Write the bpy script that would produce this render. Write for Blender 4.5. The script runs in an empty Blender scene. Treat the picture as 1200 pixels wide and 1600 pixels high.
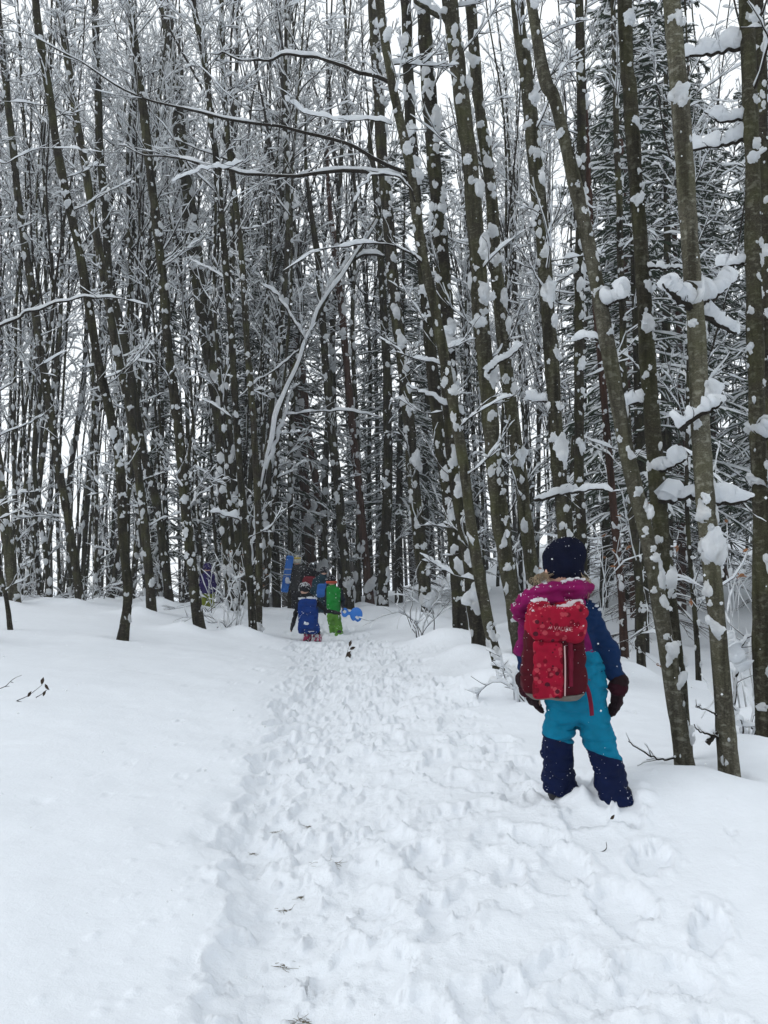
import bpy, math, random
import numpy as np
from mathutils import Vector, Matrix, Euler

# ------------------------------------------------------------------ camera, sky, sun, exposure
scene = bpy.context.scene
COL = scene.collection
CZ = 1.35                       # phone height above the trodden path
F = 1200.0                      # focal length in photo pixels (photo 1200 x 1600)
PITCH = math.radians(3.3)
camd = bpy.data.cameras.new('camera'); cam = bpy.data.objects.new('camera', camd); COL.objects.link(cam)
camd.sensor_fit = 'VERTICAL'; camd.sensor_height = 36.0; camd.lens = 36.0 * F / 1600.0
camd.clip_start = 0.05; camd.clip_end = 1000.0
cam.location = (0, 0, CZ); cam.rotation_euler = (math.pi / 2 + PITCH, 0, 0)
scene.camera = cam

SUN_EL, SUN_AZ = math.radians(36), math.radians(252)      # a faint brighter side of the overcast: from the left, slightly behind
world = bpy.data.worlds.new('World'); scene.world = world; world.use_nodes = True
wn = world.node_tree.nodes; wl = world.node_tree.links; wn.clear()
sky = wn.new('ShaderNodeTexSky'); sky.sky_type = 'NISHITA'; sky.sun_disc = False
sky.sun_elevation = SUN_EL; sky.sun_rotation = SUN_AZ; sky.dust_density = 4.0; sky.air_density = 1.0; sky.altitude = 900
hs = wn.new('ShaderNodeHueSaturation'); hs.inputs['Saturation'].default_value = 0.25
mx = wn.new('ShaderNodeMixRGB'); mx.inputs[0].default_value = 0.8; mx.inputs[2].default_value = (10.3, 10.8, 11.1, 1)   # cloud deck
bg = wn.new('ShaderNodeBackground'); bg.inputs['Strength'].default_value = 0.11
wo = wn.new('ShaderNodeOutputWorld')
wl.new(sky.outputs[0], hs.inputs['Color']); wl.new(hs.outputs[0], mx.inputs[1])
wl.new(mx.outputs[0], bg.inputs['Color']); wl.new(bg.outputs[0], wo.inputs['Surface'])
sund = bpy.data.lights.new('sun', 'SUN'); sund.energy = 0.6; sund.angle = math.radians(28); sund.color = (1.0, 0.975, 0.94)
sun = bpy.data.objects.new('sun', sund); COL.objects.link(sun)
sdir = Vector((math.sin(SUN_AZ) * math.cos(SUN_EL), math.cos(SUN_AZ) * math.cos(SUN_EL), math.sin(SUN_EL)))
sun.rotation_euler = sdir.to_track_quat('Z', 'Y').to_euler(); sun.location = (0, 0, 30)

vs = scene.view_settings
vs.view_transform = 'Standard'; vs.look = 'None'; vs.exposure = 0.2; vs.gamma = 1.0; vs.use_curve_mapping = False
cy = scene.cycles
cy.use_denoising = True
try: cy.denoiser = 'OPENIMAGEDENOISE'
except Exception: pass
cy.max_bounces = 10; cy.diffuse_bounces = 5; cy.glossy_bounces = 1; cy.transmission_bounces = 8; cy.volume_bounces = 1
cy.transparent_max_bounces = 4; cy.caustics_reflective = False; cy.caustics_refractive = False

CP, SP = math.cos(PITCH), math.sin(PITCH)
def at(px, py, y):
    """world point on the plane at distance y seen at photo pixel (px, py)"""
    u = (800 - py) / F
    d = y / (CP - u * SP)
    return np.array([(px - 600) / F * d, y, CZ + d * SP + u * d * CP])
def to_px(p):
    d = p[1] * CP + (p[2] - CZ) * SP
    return 600 + p[0] / d * F, 800 - (-p[1] * SP + (p[2] - CZ) * CP) / d * F

# ------------------------------------------------------------------ noise
def _h(ix, iy, iz):
    h = (ix.astype(np.uint32) * np.uint32(374761393) + iy.astype(np.uint32) * np.uint32(668265263) + iz.astype(np.uint32) * np.uint32(2147483647 // 3))
    h = (h ^ (h >> np.uint32(13))) * np.uint32(1274126177)
    h = h ^ (h >> np.uint32(16))
    return (h & np.uint32(0xffff)).astype(np.float32) / 65535.0
def vnoise(p):
    """value noise -1..1 on (...,3) or (...,2) points"""
    p = np.asarray(p, dtype=np.float64)
    if p.shape[-1] == 2: p = np.concatenate([p, np.zeros(p.shape[:-1] + (1,))], -1)
    i = np.floor(p).astype(np.int64); f = (p - i); f = f * f * (3 - 2 * f)
    x, y, z = i[..., 0], i[..., 1], i[..., 2]; fx, fy, fz = f[..., 0], f[..., 1], f[..., 2]
    r = 0
    for dz in (0, 1):
        wz = fz if dz else 1 - fz
        a = _h(x, y, z + dz) * (1 - fx) + _h(x + 1, y, z + dz) * fx
        b = _h(x, y + 1, z + dz) * (1 - fx) + _h(x + 1, y + 1, z + dz) * fx
        r = r + wz * (a * (1 - fy) + b * fy)
    return r * 2 - 1
def fbm(p, o=4, g=0.5):
    p = np.asarray(p, dtype=np.float64); r = 0; a = 1
    for k in range(o):
        r = r + a * vnoise(p * (2.03 ** k) + 17.3 * k); a *= g
    return r
def nrm(v): return v / np.maximum(np.linalg.norm(v, axis=-1, keepdims=True), 1e-9)

# ------------------------------------------------------------------ meshes
def make_mesh(name, V, faces, smooth=True):
    V = np.asarray(V, dtype=np.float32)
    me = bpy.data.meshes.new(name)
    fl = [np.asarray(f, dtype=np.int32) for f in (faces if isinstance(faces, (list, tuple)) else [faces])]
    fl = [f for f in fl if f.size]
    me.vertices.add(len(V)); me.vertices.foreach_set('co', V.ravel())
    nl = sum(f.size for f in fl); npoly = sum(len(f) for f in fl)
    me.loops.add(nl); me.polygons.add(npoly)
    me.loops.foreach_set('vertex_index', np.concatenate([f.ravel() for f in fl]))
    st, o = [], 0
    for f in fl:
        st.append(o + np.arange(len(f), dtype=np.int32) * f.shape[1]); o += f.size
    me.polygons.foreach_set('loop_start', np.concatenate(st))
    me.update(calc_edges=True); me.validate()
    if smooth: me.polygons.foreach_set('use_smooth', np.ones(len(me.polygons), dtype=bool))
    return me
def link(name, data, parent=None, mat=None):
    o = bpy.data.objects.new(name, data); COL.objects.link(o)
    if parent is not None: o.parent = parent
    if mat is not None and data is not None:
        if not data.materials: data.materials.append(mat)
    return o
def tag(o, label=None, cat=None, group=None, kind=None):
    if label: o['label'] = label
    if cat: o['category'] = cat
    if group: o['group'] = group
    if kind: o['kind'] = kind
    return o
class MB:
    """collects geometry as arrays, builds ONE mesh object"""
    def __init__(s): s.V = []; s.F = {}; s.n = 0
    def add(s, V, Fs):
        V = np.asarray(V).reshape(-1, 3)
        for f in (Fs if isinstance(Fs, (list, tuple)) else [Fs]):
            f = np.asarray(f)
            if f.size: s.F.setdefault(f.shape[1], []).append(f + s.n)
        s.V.append(V); s.n += len(V)
    def mesh(s, name, off=None, smooth=True):
        V = np.concatenate(s.V)
        if off is not None: V = V - np.asarray(off)
        return make_mesh(name, V, [np.concatenate(v) for v in s.F.values()], smooth)
    def build(s, name, mat, parent=None, off=None, smooth=True):
        return link(name, s.mesh(name, off, smooth), parent, mat)

def frames(P):
    """tangent, side, up for (m,n,3) polylines"""
    T = np.gradient(P, axis=1); T = nrm(T)
    Tm = nrm(T.mean(axis=1, keepdims=True))
    ref = np.where(np.abs(Tm[..., 2:3]) > 0.85, np.array([[[0.0, -1.0, 0.0]]]), np.array([[[0.0, 0.0, 1.0]]]))
    S = nrm(np.cross(T, np.broadcast_to(ref, T.shape))); U = np.cross(S, T)
    return T, S, U
def tubes(mb, P, R, k=4, RU=None, off=None, cap=True):
    """m tubes at once; R radius sideways, RU radius along up (default R), off = offset added to the centre line"""
    P = np.asarray(P, float)
    if P.ndim == 2: P = P[None]; R = np.asarray(R)[None]; RU = None if RU is None else np.asarray(RU)[None]; off = None if off is None else np.asarray(off)[None]
    m, n, _ = P.shape; R = np.broadcast_to(R, (m, n)); RU = R if RU is None else np.broadcast_to(RU, (m, n))
    T, S, U = frames(P)
    C = P if off is None else P + off
    a = np.arange(k) / k * 2 * math.pi + 0.4
    V = C[:, :, None] + S[:, :, None] * (np.cos(a)[None, None, :, None] * R[:, :, None, None]) + U[:, :, None] * (np.sin(a)[None, None, :, None] * RU[:, :, None, None])
    idx = np.arange(m * n * k).reshape(m, n, k)
    a0 = idx[:, :-1]; a1 = idx[:, 1:]
    q = np.stack([a0, np.roll(a0, -1, 2), np.roll(a1, -1, 2), a1], -1).reshape(-1, 4)
    Fs = [q]
    if cap:
        c0 = idx[:, 0, ::-1]; c1 = idx[:, -1]
        Fs += [np.concatenate([c0, c1])]
    mb.add(V.reshape(-1, 3), Fs)
def grow(rng, p0, d0, L, n, up=0.0, wander=0.12, droop=0.0):
    """m curves of n points from p0 (m,3) in direction d0 (m,3) with length L (m)"""
    m = len(p0); P = np.empty((m, n, 3)); P[:, 0] = p0; d = nrm(np.array(d0, float)); st = (np.asarray(L) / (n - 1))[:, None]
    for i in range(1, n):
        d = d + rng.normal(0, wander, (m, 3)); d[:, 2] += up - droop * i / n
        d = nrm(d); P[:, i] = P[:, i - 1] + d * st
    return P
def sample(P, t):
    """points and tangents on polyline i at fraction t[i,j]"""
    m, n, _ = P.shape; f = np.clip(t, 0, 0.999) * (n - 1); i = f.astype(int); w = (f - i)[..., None]
    r = np.arange(m)[:, None]
    return P[r, i] * (1 - w) + P[r, i + 1] * w, nrm(P[r, i + 1] - P[r, i])
def snow_on(mb, rng, P, r, w, h, k=5, cover=0.8, steep=1.0):
    """lumpy, broken ridge of snow lying on top of each branch"""
    m, n, _ = P.shape
    T, S, U = frames(P)
    flat = np.clip((1 - T[..., 2] ** 2 * steep), 0.10, 1) ** 1.2
    lump = np.clip(0.45 + 0.95 * rng.random((m, n)), 0, 2) * (rng.random((m, n)) < cover)
    lump = np.maximum(lump, 0.05) * flat
    lump[:, 0] *= 0.5; lump[:, -1] *= 0.5
    w = np.broadcast_to(np.asarray(w), (m, n)) * (0.3 + 0.7 * lump); h = np.broadcast_to(np.asarray(h), (m, n)) * lump
    r = np.broadcast_to(np.asarray(r), (m, n))
    off = U * (r * 0.7 + h * 0.9)[..., None]
    tubes(mb, P, w, k, RU=h + r * 0.2, off=off, cap=k > 4)

_ICO = {}
def ico(sub):
    if sub in _ICO: return _ICO[sub]
    import bmesh
    bm = bmesh.new(); bmesh.ops.create_icosphere(bm, subdivisions=sub, radius=1.0)
    V = np.array([v.co[:] for v in bm.verts]); Fc = np.array([[v.index for v in f.verts] for f in bm.faces]); bm.free()
    _ICO[sub] = (V, Fc); return V, Fc
def clump_shape(seed, sub=1):
    """small fleck of snow plastered on bark"""
    V, Fc = ico(sub); V = V.copy(); rs = np.random.default_rng(seed)
    V = V * (1 + 0.4 * fbm(V * 1.5 + rs.random(3) * 50, 2))[:, None]
    return V, Fc
def ragged_clump(seed):
    """snow plastered on bark (+Y is the bark side): several lumps run together, ragged edge"""
    rs = np.random.default_rng(seed); o = rs.random(3) * 50
    bl = [((0, 0, 0), rs.uniform(.5, .75), rs.uniform(.5, .9))]
    for _ in range(rs.integers(2, 6)): bl.append(((rs.normal(0, .35), rs.uniform(-.1, .2), rs.normal(-.1, .55)), rs.uniform(.2, .45), rs.uniform(.25, .5)))
    def fn(X):
        f = None
        for c, r, h in bl:
            g = sd_ell(X, c, (r, r * .8, h)); f = g if f is None else smin(f, g, .12)
        f = f + .2 * fbm(X * 2.2 + o, 3) + .1 * fbm(X * 5 + o, 2)
        return smax(f, X[..., 1] - .3, .1)
    return sdf_mesh(fn, (-1.3, -1.0, -1.6), (1.3, .5, 1.6), .115, 'snow_clump')
def surface_nets(f, org, h):
    """f: (nx,ny,nz) signed distance, negative inside -> verts, quads"""
    nx, ny, nz = f.shape; ins = f < 0
    cnt = np.zeros((nx - 1, ny - 1, nz - 1), np.float32); acc = np.zeros((nx - 1, ny - 1, nz - 1, 3), np.float32)
    sl = lambda a, d: a[d[0]:nx - 1 + d[0], d[1]:ny - 1 + d[1], d[2]:nz - 1 + d[2]]
    cs = [(i, j, k) for i in (0, 1) for j in (0, 1) for k in (0, 1)]
    for a in cs:
        for ax in range(3):
            if a[ax]: continue
            b = list(a); b[ax] = 1; b = tuple(b)
            fa, fb = sl(f, a), sl(f, b); cr = sl(ins, a) != sl(ins, b)
            t = np.where(cr, fa / np.where(cr, fa - fb, 1), 0)
            cnt += cr
            for c in range(3):
                acc[..., c] += cr * (a[c] + (t if c == ax else 0))
    act = cnt > 0; vid = -np.ones(act.shape, np.int64); vid[act] = np.arange(act.sum())
    ijk = np.argwhere(act)
    V = (ijk + acc[act] / cnt[act][:, None]) * h + np.asarray(org)
    Q = []
    for ax in range(3):
        u, v = [(1, 2), (2, 0), (0, 1)][ax]
        lo = [slice(1, s - 1) for s in f.shape]; lo[ax] = slice(0, f.shape[ax] - 1)
        hi = list(lo); hi[ax] = slice(1, f.shape[ax])
        a, b = ins[tuple(lo)], ins[tuple(hi)]
        for flag, sgn in ((a & ~b, 1), (~a & b, -1)):
            e = np.argwhere(flag) + np.array([0 if c == ax else 1 for c in range(3)])
            if not len(e): continue
            du = np.zeros(3, int); du[u] = 1; dv = np.zeros(3, int); dv[v] = 1
            g = lambda p: vid[p[:, 0], p[:, 1], p[:, 2]]
            q = np.stack([g(e - du - dv), g(e - dv), g(e), g(e - du)], -1)
            Q.append(q if sgn > 0 else q[:, ::-1])
    return V, np.concatenate(Q)
# signed distances on a point array X (...,3)
def sd_cap(X, a, b, ra, rb):
    a = np.asarray(a, float); b = np.asarray(b, float); ab = b - a
    t = np.clip(((X - a) @ ab) / max(ab @ ab, 1e-9), 0, 1)
    return np.linalg.norm(X - a - t[..., None] * ab, axis=-1) - (ra + (rb - ra) * t)
def sd_ell(X, c, r, rot=None):
    q = X - np.asarray(c, float)
    if rot is not None: q = q @ np.array(rot.to_matrix())
    r = np.asarray(r, float); k0 = np.linalg.norm(q / r, axis=-1); k1 = np.linalg.norm(q / (r * r), axis=-1)
    return k0 * (k0 - 1) / np.maximum(k1, 1e-6)
def sd_box(X, c, hsz, rad, rot=None):
    q = X - np.asarray(c, float)
    if rot is not None: q = q @ np.array(rot.to_matrix())
    q = np.abs(q) - (np.asarray(hsz, float) - rad)
    return np.linalg.norm(np.maximum(q, 0), axis=-1) + np.minimum(q.max(-1), 0) - rad
def smin(a, b, k):
    h = np.clip(0.5 + 0.5 * (b - a) / k, 0, 1); return b * (1 - h) + a * h - k * h * (1 - h)
def smax(a, b, k): return -smin(-a, -b, k)
def sdf_mesh(fn, lo, hi, h, name):
    lo = np.asarray(lo, float) - 2 * h; hi = np.asarray(hi, float) + 2 * h
    n = np.ceil((hi - lo) / h).astype(int) + 1
    g = np.meshgrid(*[lo[i] + np.arange(n[i]) * h for i in range(3)], indexing='ij')
    X = np.stack(g, -1).astype(np.float32)
    f = fn(X).astype(np.float32)
    V, Q = surface_nets(f, lo, h)
    return make_mesh(name, V, Q)

# ------------------------------------------------------------------ materials
def mat(name):
    m = bpy.data.materials.new(name); m.use_nodes = True; n = m.node_tree.nodes; b = n['Principled BSDF']
    return m, n, m.node_tree.links, b
def ramp(n, stops):
    r = n.new('ShaderNodeValToRGB'); e = r.color_ramp.elements
    while len(e) < len(stops): e.new(0.5)
    for i, (p, c) in enumerate(stops): e[i].position = p; e[i].color = (*c, 1)
    return r
def noise_node(n, l, scale, detail=4, rough=0.55, coord='Object', vec=None):
    t = n.new('ShaderNodeTexNoise'); t.inputs['Scale'].default_value = scale; t.inputs['Detail'].default_value = detail; t.inputs['Roughness'].default_value = rough
    if vec is None:
        tc = n.new('ShaderNodeTexCoord'); vec = tc.outputs[coord]
    l.new(vec, t.inputs['Vector']); return t
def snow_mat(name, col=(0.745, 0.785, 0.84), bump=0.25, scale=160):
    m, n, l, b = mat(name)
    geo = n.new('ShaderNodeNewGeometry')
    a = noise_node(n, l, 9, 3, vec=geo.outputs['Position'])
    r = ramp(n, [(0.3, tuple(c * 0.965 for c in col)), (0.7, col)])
    l.new(a.outputs['Fac'], r.inputs[0]); l.new(r.outputs[0], b.inputs['Base Color'])
    f = noise_node(n, l, scale, 3, 0.65, vec=geo.outputs['Position'])
    g = noise_node(n, l, scale * 0.22, 3, 0.6, vec=geo.outputs['Position'])
    add = n.new('ShaderNodeMath'); add.operation = 'MULTIPLY_ADD'; add.inputs[1].default_value = 2.0
    l.new(g.outputs['Fac'], add.inputs[0]); l.new(f.outputs['Fac'], add.inputs[2])
    bp = n.new('ShaderNodeBump'); bp.inputs['Strength'].default_value = bump; bp.inputs['Distance'].default_value = 0.012
    l.new(add.outputs[0], bp.inputs['Height']); l.new(bp.outputs[0], b.inputs['Normal'])
    b.inputs['Roughness'].default_value = 0.75; b.inputs['Specular IOR Level'].default_value = 0.25
    return m
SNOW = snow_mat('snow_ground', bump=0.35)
def rough_bump(m):
    """trodden snow is crumbly, untouched snow smooth: the bump follows the 'trodden' attribute of the sheet"""
    n, l = m.node_tree.nodes, m.node_tree.links; at_ = n.new('ShaderNodeAttribute'); at_.attribute_name = 'trodden'
    bp = [q for q in n if q.bl_idname == 'ShaderNodeBump'][0]; mr = n.new('ShaderNodeMapRange'); mr.inputs[3].default_value = 0.2; mr.inputs[4].default_value = 0.34
    l.new(at_.outputs['Fac'], mr.inputs[0]); l.new(mr.outputs[0], bp.inputs['Strength']); bp.inputs['Distance'].default_value = 0.02
rough_bump(SNOW)
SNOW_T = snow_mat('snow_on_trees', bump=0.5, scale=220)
def translucent(m, amt, col):
    """thin lumps of snow let light through"""
    n, l = m.node_tree.nodes, m.node_tree.links; b = n['Principled BSDF']; t = n.new('ShaderNodeBsdfTranslucent'); t.inputs[0].default_value = (*col, 1)
    x = n.new('ShaderNodeMixShader'); x.inputs[0].default_value = amt; l.new(b.outputs[0], x.inputs[1]); l.new(t.outputs[0], x.inputs[2]); l.new(x.outputs[0], n['Material Output'].inputs['Surface'])
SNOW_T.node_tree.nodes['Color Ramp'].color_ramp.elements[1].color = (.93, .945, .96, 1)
translucent(SNOW_T, 0.6, (0.95, 0.965, 0.98))
def bark_mat(name, dark, mid, pale, pale_amt=0.6, moss=0.0, scale=1.0):
    m, n, l, b = mat(name)
    tc = n.new('ShaderNodeTexCoord'); mp = n.new('ShaderNodeMapping'); l.new(tc.outputs['Object'], mp.inputs[0])
    oi = n.new('ShaderNodeObjectInfo')
    mp.inputs['Scale'].default_value = (1.0, 1.0, 1.6)
    big = noise_node(n, l, 2.2 * scale, 3, vec=mp.outputs[0])
    blot = noise_node(n, l, 26 * scale, 5, 0.6, vec=mp.outputs[0])
    fine = noise_node(n, l, 120 * scale, 3, 0.6, vec=mp.outputs[0])
    r1 = ramp(n, [(0.35, dark), (0.7, mid)]); l.new(fine.outputs['Fac'], r1.inputs[0])
    mask = ramp(n, [(0.53, (0, 0, 0)), (0.64, (1, 1, 1))]); l.new(blot.outputs['Fac'], mask.inputs[0])
    ml = n.new('ShaderNodeMath'); ml.operation = 'MULTIPLY'; ml.inputs[1].default_value = pale_amt; l.new(mask.outputs[0], ml.inputs[0])
    x = n.new('ShaderNodeMixRGB'); x.inputs[2].default_value = (*pale, 1); l.new(ml.outputs[0], x.inputs[0]); l.new(r1.outputs[0], x.inputs[1])
    mr = ramp(n, [(0.45, (0, 0, 0)), (0.65, (moss, moss, moss))]); l.new(big.outputs['Fac'], mr.inputs[0])
    y = n.new('ShaderNodeMixRGB'); y.inputs[2].default_value = (0.062, 0.066, 0.026, 1); l.new(mr.outputs[0], y.inputs[0]); l.new(x.outputs[0], y.inputs[1])
    mp2 = n.new('ShaderNodeMapping'); mp2.inputs['Scale'].default_value = (1.0, 1.0, 0.10); l.new(tc.outputs['Object'], mp2.inputs[0])
    st = noise_node(n, l, 16 * scale, 4, 0.6, vec=mp2.outputs[0]); sr = ramp(n, [(0.36, (0.38, 0.37, 0.35)), (0.58, (1, 1, 1))]); l.new(st.outputs['Fac'], sr.inputs[0])
    mu = n.new('ShaderNodeMixRGB'); mu.blend_type = 'MULTIPLY'; mu.inputs[0].default_value = 1.0; l.new(y.outputs[0], mu.inputs[1]); l.new(sr.outputs[0], mu.inputs[2]); y = mu
    # each tree a little lighter or darker
    v = n.new('ShaderNodeHueSaturation'); mv = n.new('ShaderNodeMapRange'); mv.inputs[3].default_value = 0.75; mv.inputs[4].default_value = 1.3
    l.new(oi.outputs['Random'], mv.inputs[0]); l.new(mv.outputs[0], v.inputs['Value']); l.new(y.outputs[0], v.inputs['Color'])
    l.new(v.outputs[0], b.inputs['Base Color'])
    bp = n.new('ShaderNodeBump'); bp.inputs['Strength'].default_value = 0.7; bp.inputs['Distance'].default_value = 0.01
    ad = n.new('ShaderNodeMath'); ad.operation = 'ADD'; l.new(blot.outputs['Fac'], ad.inputs[0]); l.new(fine.outputs['Fac'], ad.inputs[1])
    l.new(ad.outputs[0], bp.inputs['Height']); l.new(bp.outputs[0], b.inputs['Normal'])
    b.inputs['Roughness'].default_value = 0.9; b.inputs['Specular IOR Level'].default_value = 0.1
    return m
BARK = bark_mat('bark_grey_beech', (0.02, 0.018, 0.012), (0.07, 0.063, 0.044), (0.20, 0.20, 0.16), 0.45, 0.55)
BARK_PALE = bark_mat('bark_pale_beech', (0.045, 0.041, 0.032), (0.125, 0.117, 0.086), (0.27, 0.27, 0.225), 0.55, 0.4)
BARK_DARK = bark_mat('bark_dark', (0.008, 0.007, 0.005), (0.04, 0.033, 0.024), (0.12, 0.115, 0.09), 0.4, 0.5)
BARK_RED = bark_mat('bark_red_pine', (0.04, 0.02, 0.014), (0.085, 0.045, 0.034), (0.12, 0.075, 0.06), 0.5, 0.0)
def plain(name, col, rough=0.8, bump=0.0, bscale=60, var=0.0, spec=0.3, sheen=0.0):
    m, n, l, b = mat(name)
    b.inputs['Base Color'].default_value = (*col, 1); b.inputs['Roughness'].default_value = rough; b.inputs['Specular IOR Level'].default_value = spec
    if sheen: b.inputs['Sheen Weight'].default_value = sheen
    if var:
        t = noise_node(n, l, bscale * 0.15, 4)
        r = ramp(n, [(0.3, tuple(c * (1 - var) for c in col)), (0.7, tuple(min(1, c * (1 + var)) for c in col))])
        l.new(t.outputs['Fac'], r.inputs[0]); l.new(r.outputs[0], b.inputs['Base Color'])
    if bump:
        t = noise_node(n, l, bscale, 3); bp = n.new('ShaderNodeBump'); bp.inputs['Strength'].default_value = bump; bp.inputs['Distance'].default_value = 0.006
        l.new(t.outputs['Fac'], bp.inputs['Height']); l.new(bp.outputs[0], b.inputs['Normal'])
    return m
TWIG = plain('twig_bark', (0.018, 0.015, 0.012), 0.9, spec=.1)
NEEDLE = plain('spruce_needles', (0.022, 0.036, 0.02), 0.8, var=0.4, bscale=30)
DEAD = plain('dead_twigs', (0.024, 0.02, 0.017), 0.9, spec=.1)
LEAF = plain('dry_leaf', (0.22, 0.10, 0.045), 0.85, var=0.35, bscale=200)
LEAF_DARK = plain('dark_dry_leaf', (0.035, 0.022, 0.013), 0.85, var=0.3, bscale=200)
GRASS = plain('withered_grass', (0.12, 0.105, 0.07), 0.9, var=0.3, bscale=200)
# ------------------------------------------------------------------ the lie of the land
_ctl = np.array([
 (0,-6,0),(0,0,0),(0,2,0),(-.25,4,0),(-.45,7,0),(-.5,10,-.02),(-1.0,13.5,-.1),(-1.5,20,-.12),(-2.5,30,-.35),(-3,45,-1.6),
 (-1.5,1.5,.08),(-3,2,.14),(-2,4,.12),(-4,5,.24),(-2.5,7,.2),(-3.4,10.2,.26),(-6,9,.4),(-4.2,13.5,.36),(-8,14,.45),(-5,16,.4),(-2.9,12,.2),(-2.0,12.5,.08),
 (-10,17,.4),(-6,20,.0),(-10,24,-.8),(-15,35,-3.0),(-3.6,20,.1),(-5,28,-.8),(-30,18,.2),(-30,50,-4),(-8,2,.5),(-25,0,.6),
 (1,2.2,.05),(2,2.5,.12),(.95,3.7,.16),(1.55,3.95,.2),(1.78,3.95,.18),(2.4,4.6,.17),(4,3.5,.15),(3.2,6,.02),(1.1,7.2,.16),(1.25,9,.25),(1.4,12,.24),(1.1,17,.18),
 (.2,13,.02),(2.4,9,.02),(3.4,9.5,-.2),(4.4,11,-.5),(7,13,-.6),(4,17,-.1),(8,22,.15),(9,32,1.2),(20,30,1.5),(15,14,-.3),(3,30,-.1),(0,22,-.08),
 (10,50,2),(-10,60,-3.5),(30,60,3),(0,60,-2),(25,0,0),(0,110,-3),(-60,110,-5),(60,110,3),(-60,-10,1),(60,-10,0),(0,-15,0)], float)
def _phi(r2): return np.where(r2 > 1e-9, 0.5 * r2 * np.log(np.maximum(r2, 1e-9)), 0)
_n = len(_ctl); _A = np.zeros((_n + 3, _n + 3))
_d2 = ((_ctl[:, None, :2] - _ctl[None, :, :2]) ** 2).sum(-1)
_A[:_n, :_n] = _phi(_d2) + np.eye(_n) * 0.6
_A[:_n, _n] = 1; _A[:_n, _n + 1:] = _ctl[:, :2]; _A[_n, :_n] = 1; _A[_n + 1:, :_n] = _ctl[:, :2].T
_w = np.linalg.solve(_A, np.concatenate([_ctl[:, 2], np.zeros(3)]))
def ground0(x, y):
    x = np.asarray(x, float); y = np.asarray(y, float); r = _w[_n] + _w[_n + 1] * x + _w[_n + 2] * y
    for i in range(_n):
        r = r + _w[i] * _phi((x - _ctl[i, 0]) ** 2 + (y - _ctl[i, 1]) ** 2)
    return np.clip(r, -6, 4)
MOUNDS = []      # (x, y, height, radius)
def ground1(x, y):
    z = ground0(x, y)
    for mx_, my_, mh, mr in MOUNDS:
        z = z + mh * np.exp(-((x - mx_) ** 2 + (y - my_) ** 2) / (mr * mr))
    return z
def ray_ground(px, py):
    """depth at which the sight line through a photo pixel meets the snow"""
    ys = np.geomspace(1.8, 40, 700)
    P = np.array([at(px, py, y) for y in ys]); dz = P[:, 2] - ground0(P[:, 0], P[:, 1])
    k = np.argmax(dz < 0)
    return ys[k] if dz.min() < 0 else 40.0

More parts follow.
